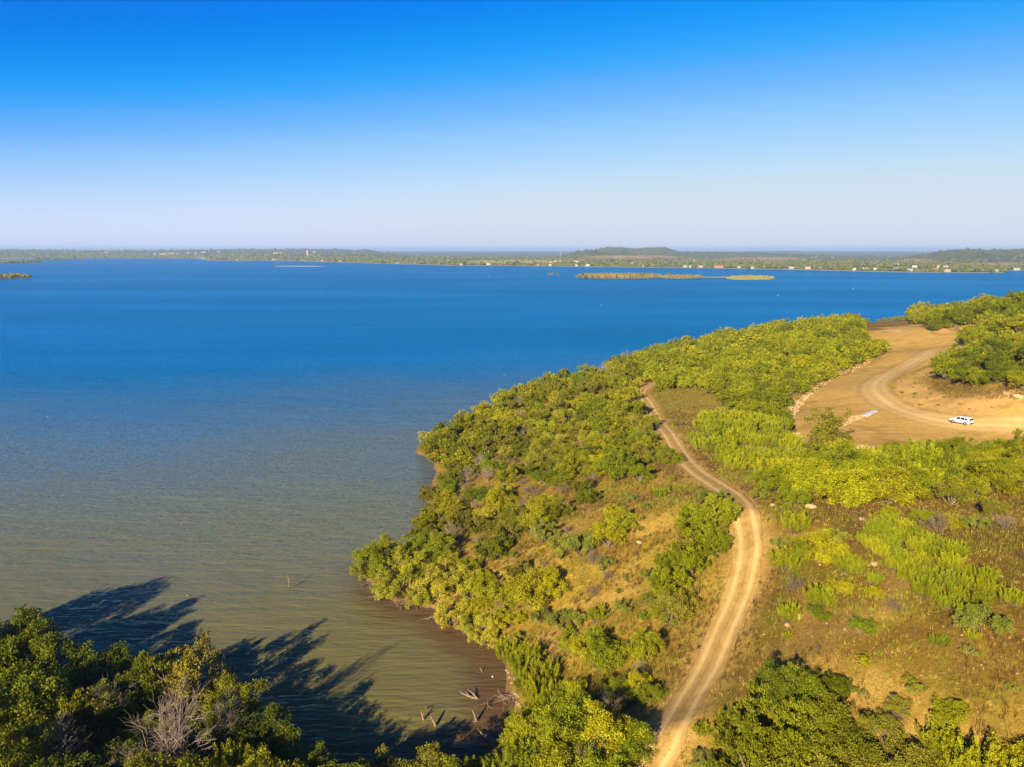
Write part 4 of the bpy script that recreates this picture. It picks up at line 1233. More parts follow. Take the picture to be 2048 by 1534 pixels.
# ------------------------------------------------------------------ white tarpaulin by the road
x0, y0, z0 = ground_at(1740, 828)
ax_, ay_, _ = ground_at(1729, 833)
bx_, by_, _ = ground_at(1752, 822)
L_ = math.hypot(bx_ - ax_, by_ - ay_)
u_ = np.array([(bx_ - ax_) / L_, (by_ - ay_) / L_])
w_ = np.array([-u_[1], u_[0]])
nu, nv = 22, 8
S, T = np.meshgrid(np.linspace(-.5, .5, nu), np.linspace(-.5, .5, nv))
X = x0 + u_[0] * S * L_ + w_[0] * T * 1.5
Y = y0 + u_[1] * S * L_ + w_[1] * T * 1.5
Z = height(X, Y) + .14 + .22 * np.abs(fbm(S * 9, T * 4, 3, 8) - .4) + .10 * (1 - (2 * T) ** 2)
ii = np.arange(nu * nv).reshape(nv, nu)
q = np.stack([ii[:-1, :-1], ii[:-1, 1:], ii[1:, 1:], ii[1:, :-1]], -1).reshape(-1, 4)
o = link('tarpaulin', mesh('tarpaulin', np.stack([X, Y, Z], -1).reshape(-1, 3), q, plain('white_plastic_sheet', (.62, .60, .57), .6, .2, 1.2), True))
sol = o.modifiers.new('thickness', 'SOLIDIFY'); sol.thickness = 0.06
tag(o, 'white plastic sheet lying on the dirt beside the road curve', 'tarpaulin')

# ------------------------------------------------------------------ driftwood and snags standing in the cove
def snag(name, label, paths, rads, cat='driftwood', mat='driftwood'):
    mb = MB()
    c = np.array(paths[0][0], float); c[2] = 0
    for pth, rd in zip(paths, rads):
        pth = np.array(pth, float) - c
        fine = [np.array(p) for p in resample(list(pth), 0.35)]
        n_ = len(fine)
        fine = [p + rng.normal(0, rd * .18, 3) for p in fine]
        mb.tube(fine, [rd * (1 - .72 * i / max(n_ - 1, 1)) for i in range(n_)], 6)
    o = link(name, mb.mesh(name, M[mat], True))
    o.location = c
    return tag(o, label, cat, 'dead wood in the cove')


def W(px, py, z=0.0):
    a, b = at(px, py, z)
    return (a, b, z)


snag('driftwood_log', 'forked pale driftwood branch floating in sunlit cove water', [[W(956, 1399, -.1), W(940, 1393, .12), W(930, 1389, .2), W(919, 1384, .35)], [W(943, 1395, .1), W(935, 1388, .3), W(928, 1381, .5)], [W(955, 1397, .05), W(946, 1389, .25), W(936, 1378, .7)], [W(947, 1390, .2), W(948, 1386, .5)]], [.17, .09, .13, .06])
snag('snag', 'leaning dead snag in the dark cove water, farthest left', [[W(849, 1446, -.3), W(846, 1436, .2), W(842, 1421, .9)], [W(846, 1434, .3), W(848, 1424, 1.0)]], [.16, .07])
snag('snag', 'short upright stick in the cove behind the leftmost snag', [[W(854, 1419, -.2), W(853, 1413, .6)]], [.09])
snag('snag', 'pale leaning dead trunk in dark cove water, second from left', [[W(873, 1454, -.2), W(867, 1444, .4), W(861, 1429, 1.1)], [W(866, 1440, .5), W(861, 1438, .9)]], [.20, .08])
snag('snag', 'curved pale dead trunk in the middle of the cove shadow', [[W(953, 1446, -.2), W(951, 1436, .4), W(945, 1421, 1.2)], [W(953, 1444, 0), W(946, 1442, .2)]], [.19, .09])
snag('driftwood_log', 'long grey log at the shaded bottom shore of the cove', [[W(992, 1487, .3), W(976, 1474, .35), W(957, 1463, .25)], [W(976, 1474, .3), W(972, 1468, .9)]], [.24, .09])
snag('driftwood_log', 'thin grey log beside the bushes at the cove head', [[W(1014, 1458, .2), W(1006, 1453, .25), W(997, 1448, .2)]], [.12])
snag('snag', 'thin stick standing in the cove near the brown shallows', [[W(969, 1410, -.1), W(968, 1405, .4)]], [.07])
snag('snag', 'crooked twig standing in brown shallow water', [[W(976, 1411, -.1), W(974, 1405, .45)], [W(976, 1411, 0), W(986, 1418, .05)]], [.07, .05])
snag('snag', 'small stick in the cove above the forked driftwood', [[W(966, 1346, -.1), W(963, 1341, .2), W(959, 1335, .5)]], [.08])
snag('snag', 'tiny stick beside the small stick in the upper cove', [[W(958, 1346, -.1), W(956, 1343, .2)]], [.07])
snag('snag', 'lone pale dead trunk standing in open water left of the cove', [[W(576, 1180, -.3), W(577, 1173, .5), W(577, 1160, 1.3), W(575, 1150, 2.0)], [W(577, 1166, 1.0), W(580, 1163, 1.35)]], [.10, .06])
snag('snag', 'low stick in the water beside the point', [[W(824, 1030, -.2), W(822, 1024, .6)]], [.10])
snag('driftwood_log', 'small dark floating branch in open water lower left', [[W(372, 1191, .02), W(379, 1191, .08)]], [.09], 'driftwood', 'bark')
fl = rock_mesh('float', 40, plain('weathered_white_plastic', (.75, .72, .66), .5, .05), 1)
o = link('floating_jug', fl); o.location = W(985, 1353, .05); o.scale = (.16, .12, .12)
tag(o, 'small white object floating near the cove shore', 'jug')
# root tangle at the water's edge
for i, (px, py, lb) in enumerate([(745, 1172, 'tangle of bare roots below the leftmost shrub of the cove bank'), (780, 1190, 'bare root tangle under the willows of the cove bank'), (812, 1208, 'root tangle at the water below the middle willows'), (1022, 1400, 'exposed brown roots on the eroded bank at the cove head'), (892, 1240, 'bare roots hanging over the water below the lower willows')]):
    mb = MB()
    r = np.random.default_rng(300 + i)
    for j in range(14):
        a = r.uniform(0, 6.28)
        branchy(r, mb, np.array([r.normal() * .8, r.normal() * .3, .5]), unit(np.array([math.cos(a), -abs(math.sin(a)) * .8, -.12])), r.uniform(.8, 1.5), .05, 2, .45, (1, 3), 3, 0.0)
    x, y, z = ground_at(px, py)
    o = link('root_tangle', mb.mesh('root_tangle', M['twig']))
    o.location = (x, y, 0)
    tag(o, lb, 'roots', 'root tangles along the cove')

# ------------------------------------------------------------------ white SUV
paint = NM('white_car_paint').pbr((.82, .82, .80), .28, None, .5, Coat_Weight=.5)
black = plain('black_trim', (.025, .025, .027), .6, .1)
glassm = NM('tinted_car_glass').pbr((.012, .016, .02), .08, None, .6)
rubber = plain('tyre_rubber', (.03, .029, .028), .9, .15)
alloy = NM('alloy_rim').pbr((.62, .61, .60), .3, None, .5, .8)
redl = NM('red_tail_lamp').pbr((.45, .015, .012), .2)
clearl = NM('clear_head_lamp').pbr((.75, .77, .78), .12)
cx0, cy0, cz0 = ground_at(1922, 849)
rp = np.array(road_pts)
ri = int(np.argmin(np.hypot(rp[:, 0] - cx0, rp[:, 1] - cy0)))
td = rp[ri + 3] - rp[ri - 3]
car = link('car', None)
car.location = (cx0, cy0, float(height(cx0, cy0)) + .10)
car.scale = (.9, .9, .9)
car.rotation_euler = (0, 0, math.atan2(td[1], td[0]) - R_(6))
tag(car, 'white SUV with dark windows on the dirt road', 'car')
# stations: x, half width, sill z, belt z, roof z, roof half width
ST = [(-2.28, .74, .52, .90, .93, .70), (-2.18, .86, .36, 1.00, 1.08, .80), (-2.02, .91, .32, 1.04, 1.46, .66), (-1.80, .92, .30, 1.04, 1.62, .64), (-1.2, .925, .28, 1.03, 1.69, .66), (-.3, .925, .27, 1.01, 1.71, .67), (.25, .925, .27, 1.00, 1.68, .66),
      (.62, .92, .27, .99, 1.52, .66), (.98, .92, .27, .99, 1.24, .74), (1.22, .915, .27, .98, 1.03, .80), (1.65, .90, .28, .93, .97, .76), (2.02, .85, .32, .84, .88, .66), (2.22, .74, .40, .70, .74, .55), (2.30, .60, .48, .60, .63, .45)]
rings = []
for x, w, zs, zb, zr, rw in ST:
    half = [(0, zs), (w * .86, zs), (w * .98, zs + .12), (w, zs + .30 * (zb - zs) + .1), (w * .985, zb), (rw + (w - rw) * .12, zr - (zr - zb) * .12), (rw * .86, zr), (0, zr + .015)]
    rings.append([(x, a, b) for a, b in half] + [(x, -a, b) for a, b in half[-2:0:-1]])
nr = len(rings[0])
mb = MB()
ff = [(i * nr + j, (i + 1) * nr + j, (i + 1) * nr + (j + 1) % nr, i * nr + (j + 1) % nr) for i in range(len(ST) - 1) for j in range(nr)]
ff += [tuple(range(nr)), tuple((len(ST) - 1) * nr + j for j in range(nr))[::-1]]
mb.add(np.array(rings).reshape(-1, 3), ff)
body = link('body', mb.mesh('body', paint, False), car)
bv_ = body.modifiers.new('soft', 'BEVEL'); bv_.width = .03; bv_.segments = 2; bv_.limit_method = 'ANGLE'


def side_pt(x, t, s):
    """point on the glasshouse side: t 0 at the belt, 1 at the roof edge"""
    xs = [q[0] for q in ST]
    w = np.interp(x, xs, [q[1] for q in ST]); zb = np.interp(x, xs, [q[3] for q in ST]); zr = np.interp(x, xs, [q[4] for q in ST]); rw = np.interp(x, xs, [q[5] for q in ST])
    y1, z1 = w * .985, zb
    y2, z2 = rw + (w - rw) * .12, zr - (zr - zb) * .12
    return np.array([x, s * (y1 + (y2 - y1) * t + .012), z1 + (z2 - z1) * t + .004])


def panel(name, pts, mat, thick=.012):
    me_ = MB(); me_.add(pts, [tuple(range(len(pts)))])
    o_ = link(name, me_.mesh(name, mat), car)
    sm = o_.modifiers.new('t', 'SOLIDIFY'); sm.thickness = thick; sm.offset = 0
    return o_


for s in (-1, 1):
    for xa, xb, ta, tb in ((-1.78, -1.18, .72, .9), (-1.10, -.30, .92, .92), (-.20, .92, .92, .25)):
        xm = (xa + xb) / 2
        P_ = [side_pt(xa + (.12 if xa < -1.5 else 0), .10, s), side_pt(xb, .10, s), side_pt(xb - (.42 if xb > .5 else 0), tb if xb < .5 else .86, s), side_pt(xm, .92, s), side_pt(xa + (.1 if xa < -1.5 else 0), ta, s)]
        panel('window', P_, glassm)
    panel('headlight', [side_pt(2.02, -.05, s) + [.02, s * .01, 0], side_pt(2.24, -.05, s) + [.03, s * .02, .02], side_pt(2.24, -.05, s) + [.03, s * .02, -.10], side_pt(2.02, -.05, s) + [.02, s * .01, -.12]], clearl, .03)
    tl = MB(); tl.box((-2.17, s * .80, .98), (.20, .14, .34)); link('tail_light', tl.mesh('tail_light', redl), car)
    mr = MB(); mr.box((.72, s * 1.00, 1.04), (.14, .18, .12)); link('mirror', mr.mesh('mirror', paint), car)
    rr_ = MB(); rr_.tube([(-1.5, s * .60, 1.70), (-1.3, s * .61, 1.76), (.1, s * .61, 1.77), (.3, s * .60, 1.71)], [.022] * 4, 5); link('roof_rail', rr_.mesh('roof_rail', black), car)
    cl = MB(); cl.box((0, s * .915, .33), (2.0, .05, .12)); link('sill_trim', cl.mesh('sill_trim', black), car)
    for xw in (-1.36, 1.38):
        mbw = MB()
        prof = [(.22, -.11), (.30, -.12), (.345, -.09), (.355, 0), (.345, .09), (.30, .12), (.22, .11)]
        nn = 20
        vv = [(r_ * math.cos(a), y_, r_ * math.sin(a)) for r_, y_ in prof for a in np.arange(nn) * 2 * math.pi / nn]
        mbw.add(vv, [(i * nn + j, i * nn + (j + 1) % nn, (i + 1) * nn + (j + 1) % nn, (i + 1) * nn + j) for i in range(6) for j in range(nn)])
        wh = link('wheel', mbw.mesh('wheel', rubber, True), car)
        wh.location = (xw, s * .84, .355)
        rm = MB()
        for k in range(5):
            a = k * 2 * math.pi / 5
            rm.tube([(.04 * math.cos(a), s * .10, .04 * math.sin(a)), (.24 * math.cos(a), s * .10, .24 * math.sin(a))], [.045, .035], 4)
        rm.tube([(0, s * .03, 0), (0, s * .085, 0)], [.235, .235], 16)
        link('rim', rm.mesh('rim', alloy), wh)
        am = MB()
        ang = np.linspace(0, math.pi, 9)
        am.tube([(xw + .40 * math.cos(a), s * .915, .355 + .40 * math.sin(a)) for a in ang], [.045] * 9, 4)
        link('wheel_arch', am.mesh('wheel_arch', black), car)
# windscreen and rear window
panel('windscreen', [(.66, -.60, 1.50), (.66, .60, 1.50), (1.20, .74, 1.06), (1.20, -.74, 1.06)], glassm, .03)
panel('rear_window', [(-1.99, .58, 1.50), (-1.99, -.58, 1.50), (-2.17, -.72, 1.10), (-2.17, .72, 1.10)], glassm, .05)
bp = MB(); bp.box((2.24, 0, .46), (.16, 1.36, .16)); link('front_bumper', bp.mesh('front_bumper', black), car)
bp = MB(); bp.box((-2.22, 0, .52), (.16, 1.50, .22)); link('rear_bumper', bp.mesh('rear_bumper', black), car)
gp = MB(); gp.box((2.27, 0, .62), (.06, .9, .12)); link('grille', gp.mesh('grille', black), car)

# ------------------------------------------------------------------ the far shore
def interp(px, pts):
    return np.interp(px, [p[0] for p in pts], [p[1] for p in pts])


far_shore = [(-900, 519), (0, 517), (170, 516.5), (300, 516), (425, 517), (432, 521), (560, 521), (640, 523), (700, 525), (800, 528), (900, 531), (1000, 531.5), (1200, 534), (1400, 536.5), (1600, 540), (1700, 543), (1800, 545), (1900, 546), (1985, 546), (1992, 541.5), (2060, 541), (2400, 543), (3000, 548)]


def px_at_dist(px, D, z=0):
    """point D metres out along the picture column px"""
    u = (px - 1024) / FPX
    return u * D / cp, D


cols = np.arange(-900, 3000, 6.0)
ysh = interp(cols, far_shore)
D0 = (CAM_H / np.tan(np.arctan((ysh - 767) / FPX) + PITCH))
NR = 150
tt_ = np.linspace(0, 1, NR)
DD = D0[:, None] * (24000.0 / D0[:, None]) ** (tt_[None] ** 1.15)
PX = np.repeat(cols[:, None], NR, 1)
FX = (PX - 1024) / FPX * DD * 1.015
FY = DD


def far_height(px, x, y, d, d0):
    z = 1.4 * smooth01((d - d0) / 40) + smooth01((d - d0) / 500) * (2.0 + 5 * (fbm(x * .0012, y * .0012, 4, 71) - .4)) + 26 * smooth01((d - 5000) / 14000)
    def hill(pts, D, w, rough=2.5):
        top = CAM_H + (501 - interp(px, pts)) / FPX * D
        return np.maximum(top + rough * (fbm(x * .006, y * .006, 3, 5) - .5), 0) * np.exp(-((d - D) / w) ** 2)
    z = np.maximum(z, hill([(-900, 499), (0, 500), (100, 499.5), (180, 501), (300, 501), (420, 499.5), (560, 498.5), (690, 498.5), (720, 500.5), (735, 498.5), (748, 499), (768, 503.5), (800, 506), (860, 520)], 7600, 1300))
    z = np.maximum(z, hill([(-900, 505), (0, 503.5), (120, 504), (165, 507), (200, 516), (260, 530)], 5000, 500))
    z = np.maximum(z, hill([(360, 530), (420, 512), (520, 508), (640, 508), (720, 507), (760, 508), (850, 513), (900, 525)], 5200, 900))
    z = np.maximum(z, hill([(1080, 520), (1130, 508), (1150, 503.5), (1165, 500.5), (1175, 499), (1186, 500), (1196, 503), (1220, 507), (1300, 512), (1360, 520)], 4300, 420, 3))
    z = np.maximum(z, hill([(1150, 520), (1182, 503), (1196, 497), (1210, 494.6), (1238, 494.6), (1256, 497.2), (1270, 496.6), (1290, 494.8), (1322, 494.6), (1334, 498.5), (1345, 502.5), (1365, 503.8), (1500, 505), (1700, 512)], 5600, 650, 2))
    z = np.maximum(z, hill([(1440, 512), (1480, 502.2), (1560, 501.3), (1600, 502.5), (1800, 503.5), (1900, 506)], 12000, 2000, 3))
    z = np.maximum(z, hill([(1740, 525), (1800, 512), (1830, 507), (1850, 502.5), (1882, 498.6), (1920, 497.6), (1950, 499.4), (1990, 498.6), (2048, 496.4), (2300, 493), (3000, 500)], 3700, 520, 5))
    return np.minimum(z, 1.4 * smooth01((d - d0) / 40) + np.maximum(d - d0, 0) * 0.05)


FZ = far_height(PX, FX, FY, DD, D0[:, None] * np.ones_like(DD))
FZ[:, 0] = -1.0
_, PYf, _ = project(FX, FY, FZ)
tan_ = np.zeros_like(FZ)
yel = np.zeros_like(FZ)
for (a, b, c_, d_, k) in [(935, 519, 1110, 528, 'y'), (1170, 511, 1345, 517, 't'), (1440, 514, 1590, 521, 't'), (1770, 518, 1850, 526, 't'), (1890, 525, 2060, 531, 't'), (1350, 519, 1500, 522, 't'), (340, 505, 380, 511, 't'), (1115, 521, 1170, 525, 't')]:
    e = smooth01(1.6 - np.hypot((PX - (a + c_) / 2) / ((c_ - a) / 2), (PYf - (b + d_) / 2) / ((d_ - b) / 2)) * 1.1)
    e = e * (0.45 + 0.9 * fbm(FX * .01, FY * .004, 3, 81))
    if k == 'y': yel = np.maximum(yel, e)
    else: tan_ = np.maximum(tan_, e)
beach = np.zeros_like(FZ); beach[:, :2] = 1


def mat_far():
    m = NM('far_scrub_land')
    p = m.pos()
    n1 = m.noise(0.0022, 5, 0.65, p)
    n2 = m.noise(0.02, 4, 0.7, p)
    c = m.ramp(n1, [(0.32, (.085, .105, .022)), (0.5, (.15, .16, .035)), (0.68, (.19, .175, .05))])
    c = m.mix(m.mapr(n2, .42, .6, 0, .7), c, (.05, .07, .018))
    c = m.mix(m.mapr(m.attr('tan'), 0, 1), c, m.ramp(n2, [(.3, (.36, .19, .07)), (.7, (.52, .34, .14))]))
    c = m.mix(m.mapr(m.attr('yellow'), 0, 1), c, (.46, .40, .08))
    c = m.mix(m.attr('beach'), c, (.42, .36, .26))
    return m.pbr(c, .95, None, .05)


M['far'] = mat_far()
ii = np.arange(FZ.size).reshape(FZ.shape)
q = np.stack([ii[:-1, :-1], ii[1:, :-1], ii[1:, 1:], ii[:-1, 1:]], -1).reshape(-1, 4)
me = mesh('far_shore_land', np.stack([FX, FY, FZ], -1).reshape(-1, 3), q, M['far'], True, {'tan': np.clip(tan_, 0, 1).ravel(), 'yellow': np.clip(yel, 0, 1).ravel(), 'beach': beach.ravel()})
tag(link('far_shore_land', me), kind='structure')


def far_ground(px, D):
    d0 = CAM_H / np.tan(np.arctan((interp(px, far_shore) - 767) / FPX) + PITCH)
    x = (px - 1024) / FPX * D * 1.015
    return x, D, far_height(np.asarray(px, float), x, D, D, d0), d0


# low-poly tree lumps
def lump(seed, sub=1):
    bm = bmesh.new()
    bmesh.ops.create_icosphere(bm, subdivisions=sub, radius=1.0)
    v = np.array([tuple(a.co) for a in bm.verts]); f = np.array([[a.index for a in b.verts] for b in bm.faces])
    bm.free()
    r = np.random.default_rng(seed)
    v = v * (1 + r.normal(0, .20, (len(v), 1)))
    v[:, 2] = v[:, 2] * .8 + .75
    return v, f


def far_leaf_mat():
    m = NM('far_foliage')
    oi = m.n('ObjectInfo')
    n = m.noise(0.35, 3, .7, m.pos())
    c = m.mix(m.mapr(n, .35, .65), (.04, .06, .010), (.16, .18, .025))
    c2 = m.mix(m.mapr(n, .35, .65), (.055, .065, .015), (.21, .20, .035))
    return m.pbr(m.mix(m.n('ObjectInfo').outputs['Random'], c, c2), .95, None, .05)


M['far_leaf'] = far_leaf_mat()
# individual lakeshore trees: lobed crowns on a stem
TREES = []
for i in range(6):
    r = np.random.default_rng(900 + i)
    VV, FF, b = [], [], 0
    for j in range(9):
        v, f = lump(950 + 20 * i + j)
        v = v * r.uniform(.30, .52) + [r.normal() * .42, r.normal() * .42, r.uniform(.15, 1.0)]
        VV.append(v); FF.append(f + b); b += len(v)
    tm_ = MB(); tm_.tube([(0, 0, -.3), (0, 0, .6)], [.10, .06], 5)
    VV.append(tm_.v[0]); nvs = b
    TREES.append(mesh('lakeshore_tree', np.concatenate(VV), [np.concatenate(FF), np.array(tm_.f[4]) + nvs], M['far_leaf']))
far_trees = []
n_t = 0
tree_px = np.concatenate([rng.uniform(640, 2048, 215), rng.uniform(432, 640, 25), rng.uniform(1150, 1340, 20), rng.uniform(1860, 1990, 16)])
for px in tree_px:
    _, _, _, d0 = far_ground(px, 2000.0)
    D = d0 + 8 + rng.uniform(0, 60) + abs(rng.normal()) * 130 * (rng.uniform() < .7)
    x, y, z, _ = far_ground(px, D)
    s = rng.uniform(4.0, 7.5) * (D / 2000) ** .3
    o = link('lakeshore_tree', TREES[n_t % 6])
    o.location = (x, y, float(z) - .2)
    o.scale = (s * rng.uniform(.9, 1.3), s, s * rng.uniform(.8, 1.15))
    o.rotation_euler = (0, 0, rng.uniform(0, 6.28))
    far_trees.append((px, o))
    n_t += 1

secs = [(640, 'left of the town'), (935, 'left of the yellow field'), (1117, 'left of the radio mast'), (1450, 'behind the lake island'), (1700, 'right of the island'), (9999, 'at the right end')]
cnt_ = Counter()
for px, o in sorted(far_trees, key=lambda q_: q_[0]):
    sec = next(n_ for lim, n_ in secs if px < lim)
    cnt_[sec] += 1
    tag(o, f'green far shore tree {sec}, {ordinal(cnt_[sec])} from left there', 'tree', 'trees along the far shore')

# the woods and scrub behind them, a mass without count
lumps = [lump(i) for i in range(5)]
VV, FF, b = [], [], 0
n_w = 9000
wpx = rng.uniform(-100, 2150, n_w)
for px in wpx:
    x, y, z, d0 = far_ground(px, 2000.0)
    D = d0 + 60 + (rng.uniform(0, 1) ** 2.2) * (4200 if rng.uniform() < .6 else 1300)
    x, y, z, d0 = far_ground(px, D)
    dens = fbm(np.array(x * .0022), np.array(y * .0022), 3, 91)
    py_ = project(x, y, z)[1]
    if dens < .40 and rng.uniform() < .75: continue
    if (935 < px < 1110 and 519 < py_ < 528 or 1170 < px < 1345 and 510 < py_ < 517 or 1440 < px < 1590 and 514 < py_ < 520 or 1890 < px < 2060 and 525 < py_ < 531) and rng.uniform() < .85: continue
    s = rng.uniform(2.5, 5.5) * (D / 2200) ** .5
    v, f = lumps[rng.integers(5)]
    VV.append(v * [s * rng.uniform(1, 2.2), s * 1.2, s * rng.uniform(.6, 1)] + [x, y, float(z) - .8]); FF.append(f + b); b += len(v)
me = mesh('far_woodland', np.concatenate(VV), np.concatenate(FF), M['far_leaf'])
tag(link('far_woodland', me), 'distant green woodland spreading behind the far shore', 'woodland', None, 'stuff')

# ------------------------------------------------------------------ houses of the lakeside town
HW = {'white': plain('white_house_wall', (.48, .45, .41), .8, .04, .3), 'cream': plain('cream_house_wall', (.46, .36, .23), .8, .05, .3), 'brick': plain('brick_house_wall', (.40, .20, .12), .85, .1, .5), 'grey': plain('grey_house_wall', (.45, .44, .42), .8, .05, .3)}
HR = {'grey': plain('grey_house_roof', (.34, .32, .30), .8, .1, .4), 'red': plain('rust_house_roof', (.42, .17, .09), .8, .1, .4), 'white': plain('white_metal_roof', (.50, .48, .46), .5, .05, .4), 'tan': plain('tan_house_roof', (.48, .37, .24), .8, .1, .4)}
winm = NM('house_window').pbr((.03, .04, .05), .15)
house_cache = {}


def house_meshes(wide, wall, roof):
    key = (wide, wall, roof)
    if key in house_cache: return house_cache[key]
    w, d, h, rh = {'small': (10, 8, 3.2, 2.2), 'mid': (15, 10, 3.6, 2.8), 'long': (30, 14, 5.0, 2.2)}[wide]
    a = MB(); a.box((0, 0, h / 2), (w, d, h))
    a.add([(-w / 2, -d / 2, h), (-w / 2, d / 2, h), (-w / 2, 0, h + rh), (w / 2, -d / 2, h), (w / 2, d / 2, h), (w / 2, 0, h + rh)], [(0, 1, 2), (3, 5, 4)])
    rf = MB(); e = .6
    for s in (-1, 1):
        sl = rh / (d / 2)
        y1, z1 = s * (d / 2 + e), h - sl * e + .03
        rf.add([(-w / 2 - e, y1, z1), (w / 2 + e, y1, z1), (w / 2 + e, 0, h + rh + .03), (-w / 2 - e, 0, h + rh + .03),
                (-w / 2 - e, y1, z1 + .25), (w / 2 + e, y1, z1 + .25), (w / 2 + e, 0, h + rh + .28), (-w / 2 - e, 0, h + rh + .28)],
               [(0, 1, 2, 3), (4, 7, 6, 5), (0, 4, 5, 1), (1, 5, 6, 2), (3, 2, 6, 7), (0, 3, 7, 4)])
    wn_ = MB()
    for k in range(3): wn_.box((-w * .32 + k * w * .32, -d / 2 - .03, h * .52), (w * .14, .1, h * .36))
    house_cache[key] = (a.mesh('house_wall', HW[wall]), rf.mesh('house_roof', HR[roof]), wn_.mesh('house_window', winm))
    return house_cache[key]


spec_h = [(438, 'small', 'white', 'white', 40), (470, 'small', 'cream', 'red', 60), (489, 'small', 'white', 'grey', 30), (505, 'mid', 'white', 'white', 30), (528, 'small', 'grey', 'grey', 30), (546, 'small', 'white', 'tan', 40), (562, 'mid', 'white', 'grey', 30), (588, 'small', 'cream', 'tan', 30), (612, 'small', 'white', 'white', 30),
          (655, 'small', 'cream', 'tan', 30), (690, 'small', 'white', 'white', 30), (722, 'small', 'cream', 'grey', 25), (800, 'mid', 'cream', 'red', 25), (815, 'small', 'white', 'tan', 40), (832, 'mid', 'brick', 'tan', 30), (848, 'small', 'cream', 'red', 60), (905, 'mid', 'white', 'grey', 330), (925, 'small', 'cream', 'tan', 30), (938, 'mid', 'white', 'white', 25), (955, 'small', 'brick', 'grey', 25), (978, 'mid', 'cream', 'white', 22), (1004, 'small', 'white', 'grey', 25), (1024, 'small', 'cream', 'tan', 25),
          (1052, 'mid', 'white', 'tan', 22), (1075, 'small', 'brick', 'red', 30), (1100, 'mid', 'cream', 'red', 420), (1112, 'long', 'cream', 'white', 520), (1135, 'mid', 'white', 'red', 480), (1150, 'long', 'white', 'tan', 520), (1098, 'small', 'white', 'white', 25), (1124, 'small', 'cream', 'red', 25), (1150, 'small', 'white', 'grey', 25), (1172, 'mid', 'white', 'white', 22), (1196, 'small', 'cream', 'tan', 25), (1220, 'small', 'grey', 'grey', 25), (1258, 'mid', 'white', 'grey', 300), (1282, 'small', 'white', 'white', 22), (1297, 'mid', 'cream', 'red', 25),
          (1333, 'mid', 'white', 'white', 280), (1360, 'mid', 'white', 'grey', 25), (1372, 'small', 'white', 'white', 24), (1392, 'mid', 'white', 'red', 30), (1405, 'long', 'white', 'white', 900), (1380, 'mid', 'white', 'white', 950), (1428, 'long', 'brick', 'red', 30), (1446, 'mid', 'brick', 'red', 35), (1466, 'small', 'cream', 'tan', 25), (1492, 'small', 'white', 'grey', 25), (1514, 'mid', 'white', 'white', 320), (1532, 'small', 'cream', 'tan', 25), (1568, 'mid', 'grey', 'grey', 25), (1600, 'mid', 'white', 'tan', 25), (1624, 'small', 'cream', 'white', 25),
          (1663, 'mid', 'cream', 'tan', 40), (1672, 'mid', 'cream', 'tan', 90), (1690, 'small', 'white', 'white', 40), (1712, 'mid', 'cream', 'tan', 60), (1735, 'mid', 'white', 'white', 70), (1752, 'long', 'grey', 'white', 60), (1767, 'long', 'white', 'white', 120), (1772, 'mid', 'white', 'white', 520), (1800, 'mid', 'white', 'grey', 60), (1808, 'mid', 'white', 'white', 330), (1832, 'mid', 'brick', 'tan', 30), (1848, 'mid', 'brick', 'red', 30), (1862, 'long', 'white', 'white', 300), (1872, 'mid', 'cream', 'tan', 40), (1915, 'small', 'white', 'tan', 30), (1945, 'mid', 'cream', 'white', 30), (1968, 'small', 'white', 'grey', 40), (2008, 'mid', 'white', 'grey', 25), (2030, 'mid', 'white', 'white', 25)]
spec_h.sort()
spec_h = [q_ for j_, q_ in enumerate(spec_h) if j_ % 5 != 3]
for i, (px, wide, wall, roof, back) in enumerate(spec_h):
    _, _, _, d0 = far_ground(px, 2000.0)
    back = back + (rng.uniform(0, 30) if i % 3 else rng.uniform(30, 110))
    x, y, z, _ = far_ground(px, d0 + back)
    root = link('house', None)
    root.location = (x, y, float(z) - .1)
    root.rotation_euler = (0, 0, -math.atan2(x, y) + rng.uniform(-.4, .4))
    k_ = .82 * (1.25 if px < 640 else 1.0)
    root.scale = (k_, k_, k_)
    a, b_, c_ = house_meshes(wide, wall, roof)
    link('wall', a, root); link('roof', b_, root); link('window', c_, root)
    where = 'at the water' if back < 100 else 'back from the water'
    tag(root, f"{ {'small': 'small', 'mid': 'low', 'long': 'long'}[wide]} {wall} house with {roof} roof {where}, {ordinal(i + 1)} from left on far shore", 'house', 'houses on the far shore')

# buildings on the left ridge
RB = [345, 365, 395, 425, 455, 515, 565, 575, 640, 238, 330, 410]
for i, px in enumerate(RB):
    D = 6200 + 120 * (i % 5)
    x, y, z, _ = far_ground(px, float(D))
    root = link('ridge_building', None)
    root.location = (x, y, float(z) - .3)
    root.rotation_euler = (0, 0, -math.atan2(x, y))
    root.scale = (1.3, 1.3, 1.3)
    a, b_, c_ = house_meshes('mid' if i % 3 else 'long', 'white' if i % 2 else 'cream', 'tan' if i % 2 else 'white')
    link('wall', a, root); link('roof', b_, root)
    tag(root, f'tiny pale building on the blue left ridge, {ordinal(sorted(RB).index(px) + 1)} from left', 'building', 'buildings on the far left ridge')

# tower on the left shore
x, y, z, _ = far_ground(627, 4700.0)
root = link('tower', None); root.location = (x, y, float(z) - 1)
t_ = MB(); t_.box((0, 0, 13), (9, 9, 26)); link('shaft', t_.mesh('tower_shaft', HW['cream']), root)
t_ = MB(); t_.box((0, 0, 28.2), (10.5, 10.5, 4.4)); link('head', t_.mesh('tower_head', HW['white']), root)
t_ = MB(); t_.box((0, -4.6, 10), (3, .4, 18)); link('stair_panel', t_.mesh('stair_panel', HW['brick']), root)
tag(root, 'tall tan tower with white head behind the left tree line', 'tower')
